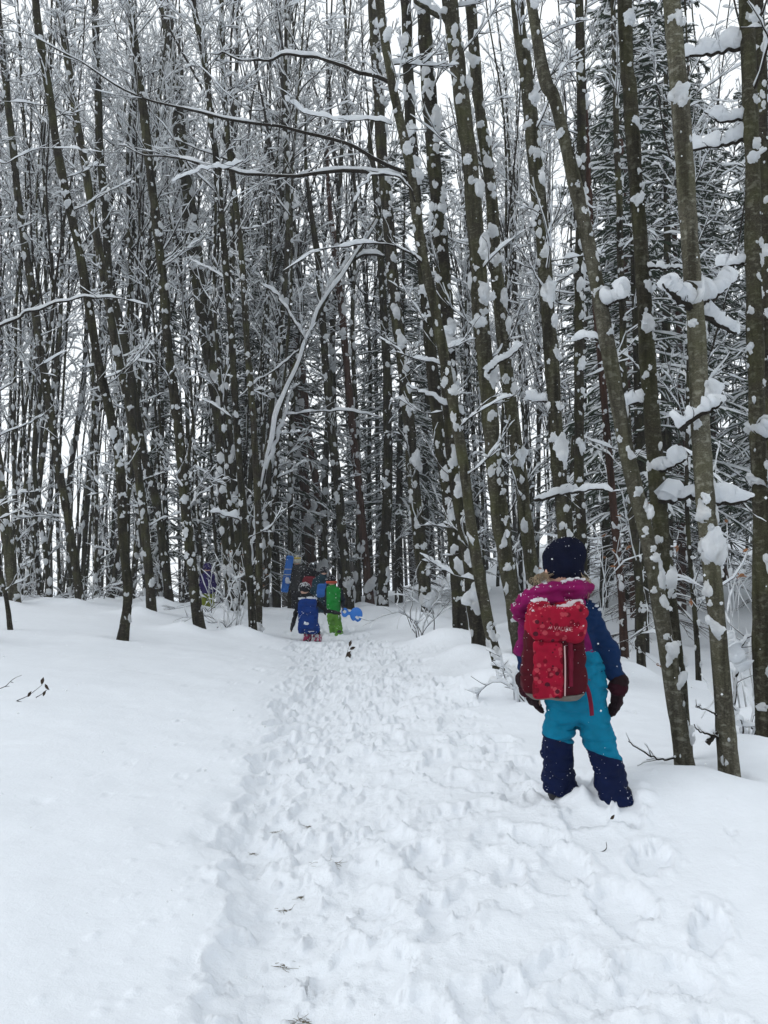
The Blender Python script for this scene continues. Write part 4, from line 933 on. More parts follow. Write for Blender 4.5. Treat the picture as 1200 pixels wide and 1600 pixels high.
def glove_mesh(w, tip, side, curl, res, s=1.0, cuff=1.0, nm='glove'):
    """palm, four fingers of unequal length bent at the knuckle, thumb from the side of the palm"""
    w, tip = V3(*w), V3(*tip); d = nrm(tip - w); sd = nrm(V3(*side) - d * (V3(*side) @ d)); nn = np.cross(sd, d) ; L = np.linalg.norm(tip - w); cd = nrm(V3(*curl))
    def fn(X):
        f = sd_cap(X, w - d * L * .12, w + d * L * .18, L * .30 * cuff, L * .22)
        f = smin(f, sd_cap(X, w + d * L * .2, w + d * L * .52, L * .18, L * .2), .012 * s); 
        for i, fl in enumerate((.34, .42, .40, .30)):
            b = w + d * L * .5 + sd * L * .115 * (i - 1.5); k = b + d * L * fl * .55 + cd * L * .05; e = k + (d * .75 + cd * .55) * L * fl * .5
            f = smin(f, limb(X, [b, k, e], [L * .082, L * .075, L * .062], .004), .007 * s)
        b = w + d * L * .24 - sd * L * .17; k = b + (d * .6 - sd * .55 + cd * .3) * L * .2; e = k + (d * .9 + cd * .4) * L * .18
        f = smin(f, limb(X, [b, k, e], [L * .095, L * .085, L * .07], .004), .01 * s)
        return f + folds(X, 30, .0025 * s)
    lo, hi = bounds([w - d * L * .1, tip + d * L * .2], L * .5); return sdf_mesh(fn, lo, hi, res, nm)
def specks(parent, meshes, n, rng, rr, zmin=-9, zbias=None, name='snow_specks'):
    """flakes clinging to clothes"""
    ms = MB(); V0, F0 = ico(1)
    for me in meshes:
        co = np.empty(len(me.vertices) * 3); me.vertices.foreach_get('co', co); co = co.reshape(-1, 3)
        nv = np.empty(len(me.vertices) * 3); me.vertex_normals.foreach_get('vector', nv); nv = nv.reshape(-1, 3)
        ok = np.where(co[:, 2] > zmin)[0]
        if zbias is not None: 
            wgt = zbias(co[ok], nv[ok]); ok = rng.choice(ok, size=n, p=wgt / wgt.sum())
        else: ok = rng.choice(ok, size=n)
        for i in ok:
            r = rng.uniform(*rr) * (2.0 if rng.random() < .06 else 1); ms.add(co[i] + V0 * r * rng.uniform(.6, 1.3, 3), F0)
    return tag(ms.build(name, SNOW_T, parent), kind='stuff')

# ---- the child in the foreground, seen from behind
CB = at(897.5, 1257.7, 3.7)
J = dict(head=(-.030, .045, 1.10), look=nrm(V3(-.25, 1, 0)), chest=(-.055, .035, .84), pelvis=(.02, .03, .50), rt=.135, ra=.056, rl=.079, hr=.1,
         shL=(-.185, .03, .895), elL=(-.215, .05, .72), wrL=(-.212, .01, .585), haL=(-.165, .02, .47), shR=(.085, .03, .895), elR=(.178, .03, .72), wrR=(.212, -.005, .575), haR=(.205, .0, .46),
         hiL=(-.05, .03, .43), knL=(-.058, .10, .225), anL=(-.022, .165, .0), toL=(-.03, .26, -.04), hiR=(.092, .02, .41), knR=(.148, .01, .215), anR=(.208, -.02, -.01), toR=(.225, .08, -.04))
kid = link('person', body_mesh(J, .1, .014), None, SKIN); kid.location = CB
tag(kid, 'child in navy hat, blue jacket and turquoise snow trousers standing at the trail edge', 'person')
M_JK = fabric('jacket_navy_magenta', (.01, .045, .13), .6, .4, 30)
def jk_mask(n, l):
    s = sep_xyz(n, l); x, z = s.outputs[0], s.outputs[2]
    a = mth(n, l, 'GREATER_THAN', z, .695)                                # magenta body and left upper sleeve
    b = mth(n, l, 'LESS_THAN', mth(n, l, 'ADD', x, mth(n, l, 'MULTIPLY', z, .35)), .345)
    return mth(n, l, 'MULTIPLY', a, b)
mix_by(M_JK, jk_mask, (.003, .018, .065), (.15, .005, .075))
jk = jacket_mesh(J, .0072, .0085); link('jacket', jk, kid, M_JK)
M_TR = fabric('trousers_turquoise_navy', (.0, .2, .3), .55, .4, 30)
def tr_mask(n, l):
    s = sep_xyz(n, l); x, z = s.outputs[0], s.outputs[2]
    w = noise_node(n, l, 12, 2); ww = mth(n, l, 'MULTIPLY', w.outputs['Fac'], .02)
    return mth(n, l, 'LESS_THAN', mth(n, l, 'ADD', mth(n, l, 'ADD', z, mth(n, l, 'MULTIPLY', x, .28)), ww), .287)
mix_by(M_TR, tr_mask, (.002, .145, .25), (.0025, .007, .036))
bib = lambda X, f: smin(f, sd_ell(X, (.0, .03, .61), (.168, .135, .17)), .05)
trs = trousers_mesh(J, .0072, .0095, hem=.012, extra=bib, flare=1.16); link('trousers', trs, kid, M_TR)
def boots(J, parent, res, m, r):
    for q in 'LR':
        a, t = V3(*J['an' + q]), V3(*J['to' + q]); lo, hi = bounds([a, t], r * 2.2)
        link('boot', sdf_mesh(lambda X: smin(sd_cap(X, a + V3(0, 0, r), a - V3(0, 0, r * .3), r, r * .95), sd_cap(X, a - V3(0, 0, r * .4), t, r * .8, r * .7), .03), lo, hi, res, 'boot'), parent, m)
boots(J, kid, .009, BOOT, .06)
M_HAT = fabric('hat_navy_knit', (.0035, .005, .017), .95, .9, 130, 500, .3)
def hat_fn(X):
    f = sd_ell(X, (-.028, .045, 1.155), (.096, .105, .098)); f = smin(f, sd_ell(X, (.008, .045, 1.195), (.074, .085, .068)), .03)
    f = smin(f, sd_ell(X, (-.024, .045, 1.10), (.088, .098, .072)), .03)
    f = smax(f, 1.028 + .10 * (X[..., 0] + .03) - X[..., 2], .015)
    return f + .004 * fbm(X * 16, 3) + .0022 * np.sin(np.arctan2(X[..., 1] - .045, X[..., 0] + .028) * 46)
hat = sdf_mesh(hat_fn, (-.15, -.08, 1.03), (.11, .17, 1.29), .006, 'hat'); link('hat', hat, kid, M_HAT)
M_HOOD = fabric('hood_magenta', (.17, .005, .072), .6, .4, 28)
def hood_fn(X):
    f = limb(X, [V3(-.262, -.01, .915), V3(-.235, -.05, .965), V3(-.13, -.095, 1.005), V3(.0, -.09, 1.03), V3(.06, -.03, 1.02), V3(.075, .03, .99)], [.032, .043, .046, .042, .036, .03], .02)
    f = smin(f, sd_ell(X, (-.10, -.045, .965), (.155, .085, .05), Euler((0, .12, 0))), .03)
    f = smin(f, limb(X, [V3(-.26, -.02, .91), V3(-.23, -.0, .86)], [.035, .03]), .03)
    return f + folds(X, 17, .009, 3) + folds(X, 40, .003, 3)
hood = sdf_mesh(hood_fn, (-.33, -.17, .80), (.13, .1, 1.10), .006, 'hood'); link('hood', hood, kid, M_HOOD)
# blond hair below the hat
rng = np.random.default_rng(3); mh = MB()
M_HAIR = plain('blond_hair', (.33, .26, .17), .6, var=.4, bscale=300)
for sx, nst in ((-1, 44), (1, 16)):
    p0 = np.stack([-.03 + sx * rng.uniform(.055, .088, nst), rng.uniform(-.035, .06, nst), rng.uniform(1.06, 1.10, nst)], -1)
    tgt = np.stack([-.03 + sx * rng.uniform(.085, .185 if sx < 0 else .125, nst), rng.uniform(-.085, .02, nst), rng.uniform(.99, 1.07, nst) - (.0 if sx < 0 else .04)], -1)
    bow = rng.uniform(.005, .03, nst)
    H = np.stack([p0 * (1 - t) + tgt * t + np.stack([sx * bow * np.sin(t * 3.1) + rng.normal(0, .003, nst), rng.normal(0, .003, nst), .6 * bow * np.sin(t * 3.1) + rng.normal(0, .003, nst)], -1) for t in np.linspace(0, 1, 9)], 1)
    tubes(mh, H, np.linspace(.0019, .0008, 9)[None].repeat(nst, 0), 3)
mh.build('hair', M_HAIR, kid)
M_GL = fabric('glove_dark', (.016, .008, .010), .8, .5, 60)
M_CUFF = fabric('cuff_burgundy', (.026, .004, .009), .8, .5, 60)
gl = glove_mesh((-.222, .0, .565), (-.158, .02, .425), (0.25, 1, 0), (.9, .1, -.3), .0045); g1 = link('glove', gl, kid, M_GL)
gr = glove_mesh((.215, -.012, .56), (.198, .0, .41), (-.25, 1, 0), (-.8, .1, -.3), .0045); g2 = link('glove', gr, kid, M_GL)
for gg, c0, c1 in ((g1, V3(-.224, -.0, .60), V3(-.216, .0, .55)), (g2, V3(.218, -.01, .60), V3(.212, -.01, .55))):
    lo, hi = bounds([c0, c1], .09)
    link('cuff', sdf_mesh(lambda X: sd_cap(X, c0 - V3(0, 0, .015), c1, .038, .049) + folds(X, 25, .006, 8), lo, hi, .006, 'cuff'), gg, M_CUFF)
up = lambda c, nv: np.clip(nv[:, 2] + .55, .05, 2) * (nv[:, 1] < .4)
specks(kid, [hood], 240, rng, (.0012, .0035), zbias=lambda c, nv: np.clip(nv[:, 2], .02, 1) ** 2 * (c[:, 0] < .05))
specks(kid, [jk, hat], 30, rng, (.001, .0028), zbias=up)
specks(kid, [trs], 130, rng, (.0009, .0026), zbias=lambda c, nv: np.clip(.62 - c[:, 2], .03, 1) ** 3 * (nv[:, 1] < .4))
def snow_patch(parent, pts, r, fl=.4, name='snow_patch', seed=0):
    pts = [V3(*p) for p in pts]; lo, hi = bounds(pts, r * 1.5)
    def fn(X):
        f = None
        for p in pts:
            g = sd_ell(X, p, (r, r, r * fl)); f = g if f is None else smin(f, g, .01)
        return f + .35 * r * fbm(X / r * .9 + seed, 3)
    return link(name, sdf_mesh(fn, lo, hi, max(.003, r * .14), name), parent, SNOW_T)
snow_patch(kid, [(-.20, -.068, 1.005), (-.17, -.085, 1.025), (-.14, -.10, 1.035)], .019, .5)
snow_patch(kid, [(-.06, -.105, 1.055), (-.03, -.105, 1.065), (-.0, -.10, 1.07), (.03, -.09, 1.063)], .013, .5, seed=4)
snow_patch(kid, [(.115, -.02, .935), (.13, -.02, .92)], .013, .6, seed=8)

# ---- red polka-dot rucksack on the child's back
PB = CB
pack = link('backpack', None); pack.location = PB; tag(pack, 'red polka-dot school backpack dusted with snow on the foreground child', 'backpack')
def dots_mat(name, base, dark, lite):
    m = fabric(name, base, .45, .3, 30); n, l = m.node_tree.nodes, m.node_tree.links; b = n['Principled BSDF']; tc = n.new('ShaderNodeTexCoord')
    mp = n.new('ShaderNodeMapping'); mp.inputs['Scale'].default_value = (1, 0.0, 1); l.new(tc.outputs['Object'], mp.inputs[0])
    prev = b.inputs['Base Color'].links[0].from_socket
    for sc, rad, col, off, keep in ((34, .36, tuple(c * .5 for c in base), 0, .8), (46, .36, lite, 3.3, .7), (30, .26, dark, 7.1, .75)):
        mp2 = n.new('ShaderNodeMapping'); mp2.inputs['Location'].default_value = (off, 0, off * .7); l.new(mp.outputs[0], mp2.inputs[0])
        v = n.new('ShaderNodeTexVoronoi'); v.inputs['Scale'].default_value = sc; l.new(mp2.outputs[0], v.inputs['Vector'])
        s = n.new('ShaderNodeSeparateColor'); l.new(v.outputs['Color'], s.inputs[0])
        rr = mth(n, l, 'MULTIPLY', mth(n, l, 'ADD', s.outputs[1], .45), rad)
        f = mth(n, l, 'MULTIPLY', mth(n, l, 'LESS_THAN', v.outputs['Distance'], rr), mth(n, l, 'LESS_THAN', s.outputs[0], keep))
        f = mth(n, l, 'MULTIPLY', f, .6 if col is lite else .9)
        x = n.new('ShaderNodeMixRGB'); x.inputs[2].default_value = (*col, 1); l.new(f, x.inputs[0]); l.new(prev, x.inputs[1]); prev = x.outputs[0]
    l.new(prev, b.inputs['Base Color']); return m
M_DOT = dots_mat('dotted_red', (.24, .005, .022), (.03, .006, .012), (.42, .07, .09))
M_CRIM = fabric('crimson', (.055, .003, .008), .55, .35, 35)
M_GREY = fabric('grey_trim', (.14, .13, .115), .7)
M_STRAP = fabric('strap_crimson', (.13, .008, .025), .6)
M_PINK = plain('pale_pink_print', (.5, .2, .22), .6)
def pack_fn(X):
    f = sd_box(X, (-.125, -.165, .695), (.138 , .078, .172), .065)
    f = smin(f, sd_box(X, (-.235, -.165, .64), (.038, .055, .095), .03), .015); f = smin(f, sd_box(X, (-.012, -.165, .64), (.03, .055, .095), .028), .015)
    return f + folds(X, 13, .006, 1)
packm = sdf_mesh(pack_fn, (-.30, -.28, .49), (.05, -.06, .9), .006, 'main_bag'); pb = link('main_bag', packm, pack, M_CRIM)
def lid_fn(X):
    zl = X[..., 2] + .22 * np.clip(-X[..., 0] - .10, -.2, .2) ** 1 * .25
    Xs = np.stack([X[..., 0], X[..., 1], zl], -1)
    f = sd_box(Xs, (-.120, -.184, .878), (.134, .104, .104), .066)
    f = smax(f, -(sd_ell(X, (-.10, -.20, 1.0), (.07, .12, .05))), .03)                       # sagging top
    return f + folds(X, 12, .011, 6)
lidm = sdf_mesh(lid_fn, (-.29, -.32, .74), (.05, -.05, 1.03), .0055, 'lid'); lid = link('lid', lidm, pack, M_DOT)
def pocket_fn(X): return sd_box(X, (-.168, -.243, .665), (.068, .022, .128), .018) + folds(X, 17, .005, 9)
pocket = link('front_pocket', sdf_mesh(pocket_fn, (-.26, -.30, .51), (-.08, -.20, .82), .005, 'front_pocket'), pack, M_DOT)
mz = MB(); tubes(mz, catmull([(-.098, -.264, .775), (-.097, -.268, .68), (-.099, -.264, .555)], 24), np.full(24, .0035), 6); mz.build('zip', plain('zip_pale', (.45, .3, .3), .5), pocket)
def slat_fn(X): return sd_box(X, (-.066, -.242, .69), (.012, .006, .10), .004) + folds(X, 17, .002, 2)
link('webbing', sdf_mesh(slat_fn, (-.09, -.26, .57), (-.04, -.22, .81), .004, 'webbing'), pack, M_STRAP)
def base_fn(X): return smax(sd_box(X, (-.125, -.165, .70), (.143, .083, .178), .055) + folds(X, 13, .006, 1), X[..., 2] - .545 - .10 * np.abs(X[..., 0] + .125), .006)
link('base_panel', sdf_mesh(base_fn, (-.30, -.28, .49), (.05, -.06, .60), .005, 'base_panel'), pack, M_GREY)
for sx in (-1, 1):
    c = -.055 + sx * .095; ms_ = MB()
    tubes(ms_, catmull([(c + .02 * -sx, -.085, .90), (c, -.03, .965), (c + .01 * sx, .06, .955), (c + .01 * sx, .155, .86), (c + .02 * sx, .13, .74), (c + .015 * sx, .03, .66), (c + .0 * sx, -.09, .60)], 40), np.full(40, .022), 8, RU=np.full(40, .008)); ms_.build('shoulder_strap', M_STRAP, pack)
mst = MB(); tubes(mst, catmull([(.012, -.16, .60), (.03, -.165, .56), (.045, -.15, .50), (.052, -.14, .445)], 20), np.full(20, .011), 6, RU=np.full(20, .003)); hs_ = mst.build('hanging_strap', M_STRAP, pack)
def snap(fn, V, y0=-.36, eps=.0042):
    V = V.copy(); V[:, 1] = y0
    for _ in range(40): V[:, 1] += fn(V[None])[0] * .8
    V[:, 1] -= eps; return V
def lettering(text, parent, fn, x, z, size, m, name='lettering', rot=0.0):
    cu = bpy.data.curves.new(name, 'FONT'); cu.body = text; cu.size = size; cu.resolution_u = 3; t = bpy.data.objects.new('tmp', cu); COL.objects.link(t)
    dg = bpy.context.evaluated_depsgraph_get(); me = bpy.data.meshes.new_from_object(t.evaluated_get(dg)); bpy.data.objects.remove(t); me.name = name
    co = np.empty(len(me.vertices) * 3); me.vertices.foreach_get('co', co); co = co.reshape(-1, 3)
    c, s = math.cos(rot), math.sin(rot); V = np.stack([x + co[:, 0] * c - co[:, 1] * s, co[:, 0] * 0, z + co[:, 0] * s + co[:, 1] * c], -1)
    me.vertices.foreach_set('co', snap(fn, V).astype(np.float32).ravel()); me.update(); me.materials.clear(); me.materials.append(m)
    return link(name, me, parent)
lettering('VAUDE', lid, lid_fn, -.152, .846, .027, M_PINK, rot=-.06)
pk = np.array([(-.176, 0, .850), (-.169, 0, .864), (-.165, 0, .857), (-.160, 0, .868), (-.155, 0, .849), (-.160, 0, .858), (-.164, 0, .849), (-.169, 0, .856)])
link('peak_mark', make_mesh('peak_mark', snap(lid_fn, pk), [np.array([[0, 1, 7], [2, 6, 7], [1, 2, 7], [3, 5, 2], [3, 4, 5]]), np.array([[2, 5, 5, 6]])[:, [0, 1, 3]]], False), lid, M_PINK)
specks(pack, [lidm], 240, rng, (.0012, .0035), zbias=lambda c, nv: np.clip(nv[:, 2], .01, 1) ** 2 + .02)
specks(pack, [packm], 60, rng, (.001, .0026), zbias=lambda c, nv: (nv[:, 1] < 0) + .001)
snow_patch(pack, [(-.215, -.20, .972), (-.19, -.21, .974)], .024, .35, seed=1)
snow_patch(pack, [(-.10, -.225, .948), (-.075, -.23, .948), (-.115, -.245, .935), (-.05, -.21, .957), (-.02, -.19, .967)], .025, .4, seed=2)

# ---- people farther along the trail
def far_person(label, y, base_px, pts, hr, col, res=.016, arm=.05, leg=.07, trunk=.13, hem=None, hat='beanie', mats=None, extra_specks=40, seed=0, name='person', look=(0, 1, 0)):
    """pts: joints as photo pixels (px, py, dy); units of metres at distance y"""
    B = at(base_px[0], base_px[1], y)
    Q = {k: tuple(at(v[0], v[1], y) - B + V3(0, v[2] if len(v) > 2 else 0, 0)) for k, v in pts.items()}
    Q.update(rt=trunk, ra=arm, rl=leg, hr=hr, look=nrm(V3(*look)))
    for q in 'LR':
        Q.setdefault('ha' + q, tuple(V3(*Q['wr' + q]) + nrm(V3(*Q['wr' + q]) - V3(*Q['el' + q])) * .11)); Q.setdefault('to' + q, tuple(V3(*Q['an' + q]) + V3(0, .13, -.03)))
    o = link(name, body_mesh(Q, hr, res * 1.4), None, SKIN); o.location = B; tag(o, label, 'person', None)
    jm = jacket_mesh(Q, res, .008, hem=hem, off=seed * 3); jo = link('jacket', jm, o, col['jacket'])
    tm = trousers_mesh(Q, res, .009, off=seed * 5 + 1); link('trousers', tm, o, col['trousers']); boots(Q, o, res, BOOT, leg * .75)
    for q, s in (('L', 1), ('R', -1)):
        link('glove', glove_mesh(Q['wr' + q], V3(*Q['ha' + q]) + nrm(V3(*Q['ha' + q]) - V3(*Q['wr' + q])) * .02, (0, 1, 0), (s, .1, 0), res * .6, 1.0, 1.0), o, col.get('gloves', BOOT))
    h = V3(*Q['head'])
    def hf(X):
        f = sd_ell(X, h + V3(0, -.0, hr * .28), (hr * 1.06, hr * 1.12, hr * 1.0)); f = smax(f, h[2] - hr * .72 - X[..., 2], .02)
        if hat == 'bobble': f = smin(f, sd_ell(X, h + V3(0, 0, hr * 1.45), (hr * .4, hr * .4, hr * .4)), .02)
        return f + folds(X, 22, .006)
    hm = sdf_mesh(hf, h - hr * 1.4, h + hr * 2.1, res * .8, 'hat'); ho = link('hat', hm, o, col['hat'])
    r = np.random.default_rng(seed + 60)
    if extra_specks: specks(o, [jm, tm, hm], extra_specks, r, (.004, .009), zbias=lambda c, nv: np.clip(nv[:, 2] + .5, .05, 2))
    return o, Q, B, ho, jm, tm
M_BLK = fabric('black_softshell', (.008, .009, .012), .8); M_DKTR = fabric('dark_trousers', (.02, .02, .026), .8)
M_BLUE = fabric('royal_blue', (.002, .026, .15), .55); M_GRN = fabric('bright_green', (.01, .17, .03), .6); M_LIME = fabric('lime_trousers', (.08, .21, .03), .7)
M_TEAL = fabric('dark_teal', (.012, .035, .05), .8); M_COAT = fabric('grey_coat', (.04, .04, .042), .9); M_PURP = fabric('purple', (.018, .01, .075), .7); M_YG = fabric('yellow_green', (.14, .17, .02), .7)
M_RED = fabric('dull_red', (.16, .015, .025), .7); M_SLED = plain('sled_plastic', (.006, .14, .52), .35, spec=.5); M_CREAM = fabric('cream_knit', (.55, .53, .45), .95); M_YEL = fabric('yellow_band', (.55, .42, .06), .95)
M_HATB = fabric('black_knit', (.01, .01, .014), .95); M_ORANGE = plain('goggle_strap', (.35, .05, .02), .6); M_PINKTR = mix_by(fabric('trousers_black_pink', (.40, .05, .12), .7), lambda n, l: mth(n, l, 'LESS_THAN', sep_xyz(n, l).outputs[2], .20), (.012, .012, .016), (.36, .05, .12))
y = 13.0
bo, bQ, bB, bh, bjm, btm = far_person('child in black with a royal blue backpack wading through snow, arms spread', y, (484, 1010),
    dict(head=(476, 921), chest=(481, 944), pelvis=(486, 976), shL=(468, 937), elL=(463, 958, -.05), wrL=(458, 976, -.08), shR=(493, 938), elR=(510, 954, -.05), wrR=(524, 957, -.02),
         hiL=(480, 980), knL=(480, 995, .1), anL=(479, 1010, .0), hiR=(492, 980), knR=(496, 996, .02), anR=(497, 1010, -.12)), .092, dict(jacket=M_BLK, trousers=M_PINKTR, hat=M_HATB), arm=.045, leg=.075, trunk=.125, seed=1)
specks(bo, [btm], 240, np.random.default_rng(4), (.008, .022), zbias=lambda c, nv: np.ones(len(c)))
specks(bo, [bh.data], 70, np.random.default_rng(5), (.006, .014), zbias=lambda c, nv: np.clip(nv[:, 2], .01, 1) ** 2)
def far_pack(label, B, Q, m, w, d, h, dz=0.0, dy=.2, seed=0, dx=0.0):
    """rucksack: bag, lid, pocket, two shoulder straps"""
    o = link('backpack', None); o.location = B; tag(o, label, 'backpack'); c = (V3(*Q['chest']) * .6 + V3(*Q['pelvis']) * .4) + V3(dx, -dy, dz)
    bm_ = sdf_mesh(lambda X: sd_box(np.stack([X[..., 0] - c[0] - .06 * (c[2] - X[..., 2]), X[..., 1] - c[1], X[..., 2] - c[2]], -1) * np.stack([1 + .5 * (X[..., 2] - c[2]) , 1 + 0 * X[..., 2], 1 + 0 * X[..., 2]], -1), (0, 0, 0), (w / 2, d / 2, h / 2), min(.085, d * .48)) + folds(X, 7, .014, seed), c - V3(w, d, h) * .62, c + V3(w, d, h) * .62, .012, 'main_bag'); link('main_bag', bm_, o, m)
    cl = c + V3(0, -.01, h * .40); link('lid', sdf_mesh(lambda X: sd_box(X, cl, (w * .46, d * .54, h * .14), .06) + folds(X, 7, .014, seed), cl - V3(w, d, h * .4) * .7, cl + V3(w, d, h * .4) * .7, .012, 'lid'), o, m)
    cp = c + V3(0, -d * .5, -h * .14); link('front_pocket', sdf_mesh(lambda X: sd_box(X, cp, (w * .36, .03, h * .2), .02), cp - V3(w * .5, .06, h * .3), cp + V3(w * .5, .06, h * .3), .012, 'front_pocket'), o, m)
    for s in (-1, 1):
        k = MB(); x = c[0] + s * w * .3; zt = c[2] + h * .42
        tubes(k, catmull([(x, c[1] + d * .45, zt), (x, c[1] + dy * .9, zt + .06), (x, c[1] + dy * 1.6, zt - .05), (x + s * .03, c[1] + dy * 1.4, zt - .2), (x + s * .02, c[1] + d * .45, c[2] - h * .3)], 16), np.full(16, .022), 6, RU=np.full(16, .008)); k.build('shoulder_strap', m, o)
    return o, c, bm_
bp_o, bp_c, bpm = far_pack('royal blue backpack on the child in black', bB, bQ, M_BLUE, .34, .17, .58, -.06, .17)
snow_patch(bp_o, [bp_c + V3(-.02, -.115, -.10)], .035, .5); snow_patch(bp_o, [bp_c + V3(-.1, -.02, .30), bp_c + V3(.02, -.02, .31), bp_c + V3(.1, -.02, .30)], .05, .3, seed=3)
mk = MB(); cc = bp_c + V3(.06, -.092, -.24); mk.add([cc + V3(-.05, 0, 0), cc + V3(.05, 0, 0), cc + V3(.05, -.001, .012), cc + V3(-.05, -.001, .012)], np.array([[0, 1, 2, 3]])); mk.build('reflective_mark', plain('reflective', (.5, .5, .55), .4), bp_o)
specks(bp_o, [bpm], 30, np.random.default_rng(8), (.004, .01), zbias=lambda c, nv: (nv[:, 1] < 0) + .01)

y = 14.2
M_GJ = fabric('jacket_green_dark_sleeves', (.01, .26, .035), .6)
mix_by(M_GJ, lambda n, l: mth(n, l, 'GREATER_THAN', mth(n, l, 'ABSOLUTE', mth(n, l, 'SUBTRACT', sep_xyz(n, l).outputs[0], -.01)), .128), (.01, .18, .03), (.008, .011, .02))
go, gQ, gB, gh, gjm, gtm = far_person('child in bright green jacket and lime trousers holding the blue paddle sled', y, (522, 998),
    dict(head=(518, 908), chest=(521, 930), pelvis=(521, 960), shL=(512, 922), elL=(508, 940, .05), wrL=(507, 953, .12), shR=(531, 923), elR=(537, 938, -.02), wrR=(536, 947, -.06), haR=(537, 954, -.08),
         hiL=(517, 964), knL=(519, 980, .05), anL=(523, 996, .08), hiR=(526, 964), knR=(529, 980, .0), anR=(530, 993, -.1)), .085, dict(jacket=M_GJ, trousers=M_LIME, hat=M_HATB), arm=.045, leg=.075, trunk=.12, seed=2)
hd = V3(*gQ['head']); a = np.linspace(0, 2 * math.pi, 33)[:, None]; k = MB()
tubes(k, hd + V3(0, 0, -.02) + np.concatenate([.095 * np.cos(a), .10 * np.sin(a), a * 0], 1), np.full(33, .01), 6, RU=np.full(33, .024), cap=False); k.build('head_band', M_ORANGE, go)
# blue paddle sled in the hand
ho_ = V3(*gQ['haR']) + gB; sl = link('paddle_sled', None); sl.location = ho_; tag(sl, 'blue paddle sled with ring handle in the hand of the child in green', 'sled')
def sled_fn(X):
    x, yy, z = X[..., 0], X[..., 1], X[..., 2]
    def disc(cx, cz, rx, rz): return (np.sqrt(((x - cx) / rx) ** 2 + ((z - cz) / rz) ** 2) - 1) * min(rx, rz)
    f = smin(disc(.235, -.07, .115, .135), disc(.025, -.03, .065, .085), .04); f = smin(f, np.maximum(np.abs(x - .12) - .06, np.abs(z + .045) - .022), .03)
    f = smax(f, -disc(.21, -.225, .035, .05), .02); f = smax(f, -disc(.02, -.015, .034, .03), .01)
    bowl = yy - .6 * ((x - .235) ** 2 + (z + .07) ** 2) * (x > .1)
    return np.maximum(f, np.abs(bowl) - .012)
link('plate', sdf_mesh(sled_fn, (-.06, -.06, -.24), (.37, .08, .1), .007, 'plate'), sl, M_SLED)
snow_patch(sl, [(.24, -.03, -.11), (.26, -.03, -.13)], .028, .6)

y = 17.0
co_, cQ, cB, chh, cjm, ctm = far_person('child in dark teal with black hat, half hidden behind the child in green', y, (502, 976),
    dict(head=(506, 893), chest=(501, 913), pelvis=(500, 942), shL=(492, 907), elL=(488, 922), wrL=(487, 935, .05), shR=(510, 907), elR=(514, 920), wrR=(514, 934, .05),
         hiL=(496, 945), knL=(496, 960), anL=(498, 976, .1), hiR=(505, 945), knR=(506, 960), anR=(506, 976, -.1)), .09, dict(jacket=M_TEAL, trousers=M_TEAL, hat=M_HATB), arm=.05, leg=.08, trunk=.13, seed=3, extra_specks=90)
far_pack('small mid-blue backpack of the child half hidden behind the green jacket', cB, cQ, plain('mid_blue', (.006, .09, .35), .6), .24, .13, .30, .03, .17, 4, dx=.05)
y = 20.5
ao, aQ, aB, ah, ajm, atm = far_person('adult in long grey coat and striped pale bobble hat carrying a long blue sled', y, (464, 968),
    dict(head=(464, 878), chest=(465, 897), pelvis=(466, 924), shL=(454, 889), elL=(449, 903), wrL=(450, 914, .1), shR=(477, 889), elR=(482, 902), wrR=(481, 914, .1),
         hiL=(461, 926), knL=(461, 946), anL=(461, 966), hiR=(470, 926), knR=(470, 946), anR=(470, 966)), .105, dict(jacket=M_COAT, trousers=M_DKTR, hat=M_CREAM), arm=.075, leg=.10, trunk=.20, hat='bobble', seed=4, extra_specks=160)
hd = V3(*aQ['head']); k = MB(); tubes(k, hd + V3(0, 0, .10) + np.concatenate([.095 * np.cos(a), .10 * np.sin(a), a * 0], 1), np.full(33, .015), 6, RU=np.full(33, .02), cap=False); k.build('hat_stripe', M_YEL, ah)
sb = at(449, 897, y - .28); sl2 = link('long_sled', None); sl2.location = sb; sl2.rotation_euler = (0, .16, 0); tag(sl2, 'long blue plastic toboggan carried upright on the back of the adult in grey', 'sled')
link('hull', sdf_mesh(lambda X: smax(sd_box(X, (0, 0, 0), (.10, .05, .49), .05), -sd_box(X, (0, -.05, .0), (.07, .05, .44), .04), .02), (-.14, -.09, -.53), (.14, .09, .53), .012, 'hull'), sl2, M_SLED)
for dz in (.12, -.02):
    k = MB(); tubes(k, catmull([(-.1, -.058, dz), (0, -.062, dz + .01), (.1, -.058, dz + .03)], 10), np.full(10, .018), 6, RU=np.full(10, .008)); k.build('rope', plain('rope_white', (.6, .6, .55), .8), sl2)
snow_patch(sl2, [(.04, -.05, -.14), (.06, -.05, -.19)], .06, .9)
y = 19.0
do_, dQ, dB, dh, djm, dtm = far_person('adult in black jacket bending forward in the middle of the group', y, (485, 968),
    dict(head=(488, 887, .12), chest=(485, 902), pelvis=(484, 930), shL=(474, 897), elL=(471, 912), wrL=(474, 923, .1), shR=(497, 897), elR=(504, 908), wrR=(505, 918, .12),
         hiL=(480, 932), knL=(480, 950), anL=(480, 968), hiR=(489, 932), knR=(490, 950), anR=(490, 968)), .10, dict(jacket=M_BLK, trousers=M_DKTR, hat=M_BLK), arm=.065, leg=.09, trunk=.17, seed=5, extra_specks=140)
far_pack('dull red backpack on the adult in black', dB, dQ, M_RED, .34, .16, .30, .04, .24, 6)
y = 16.2
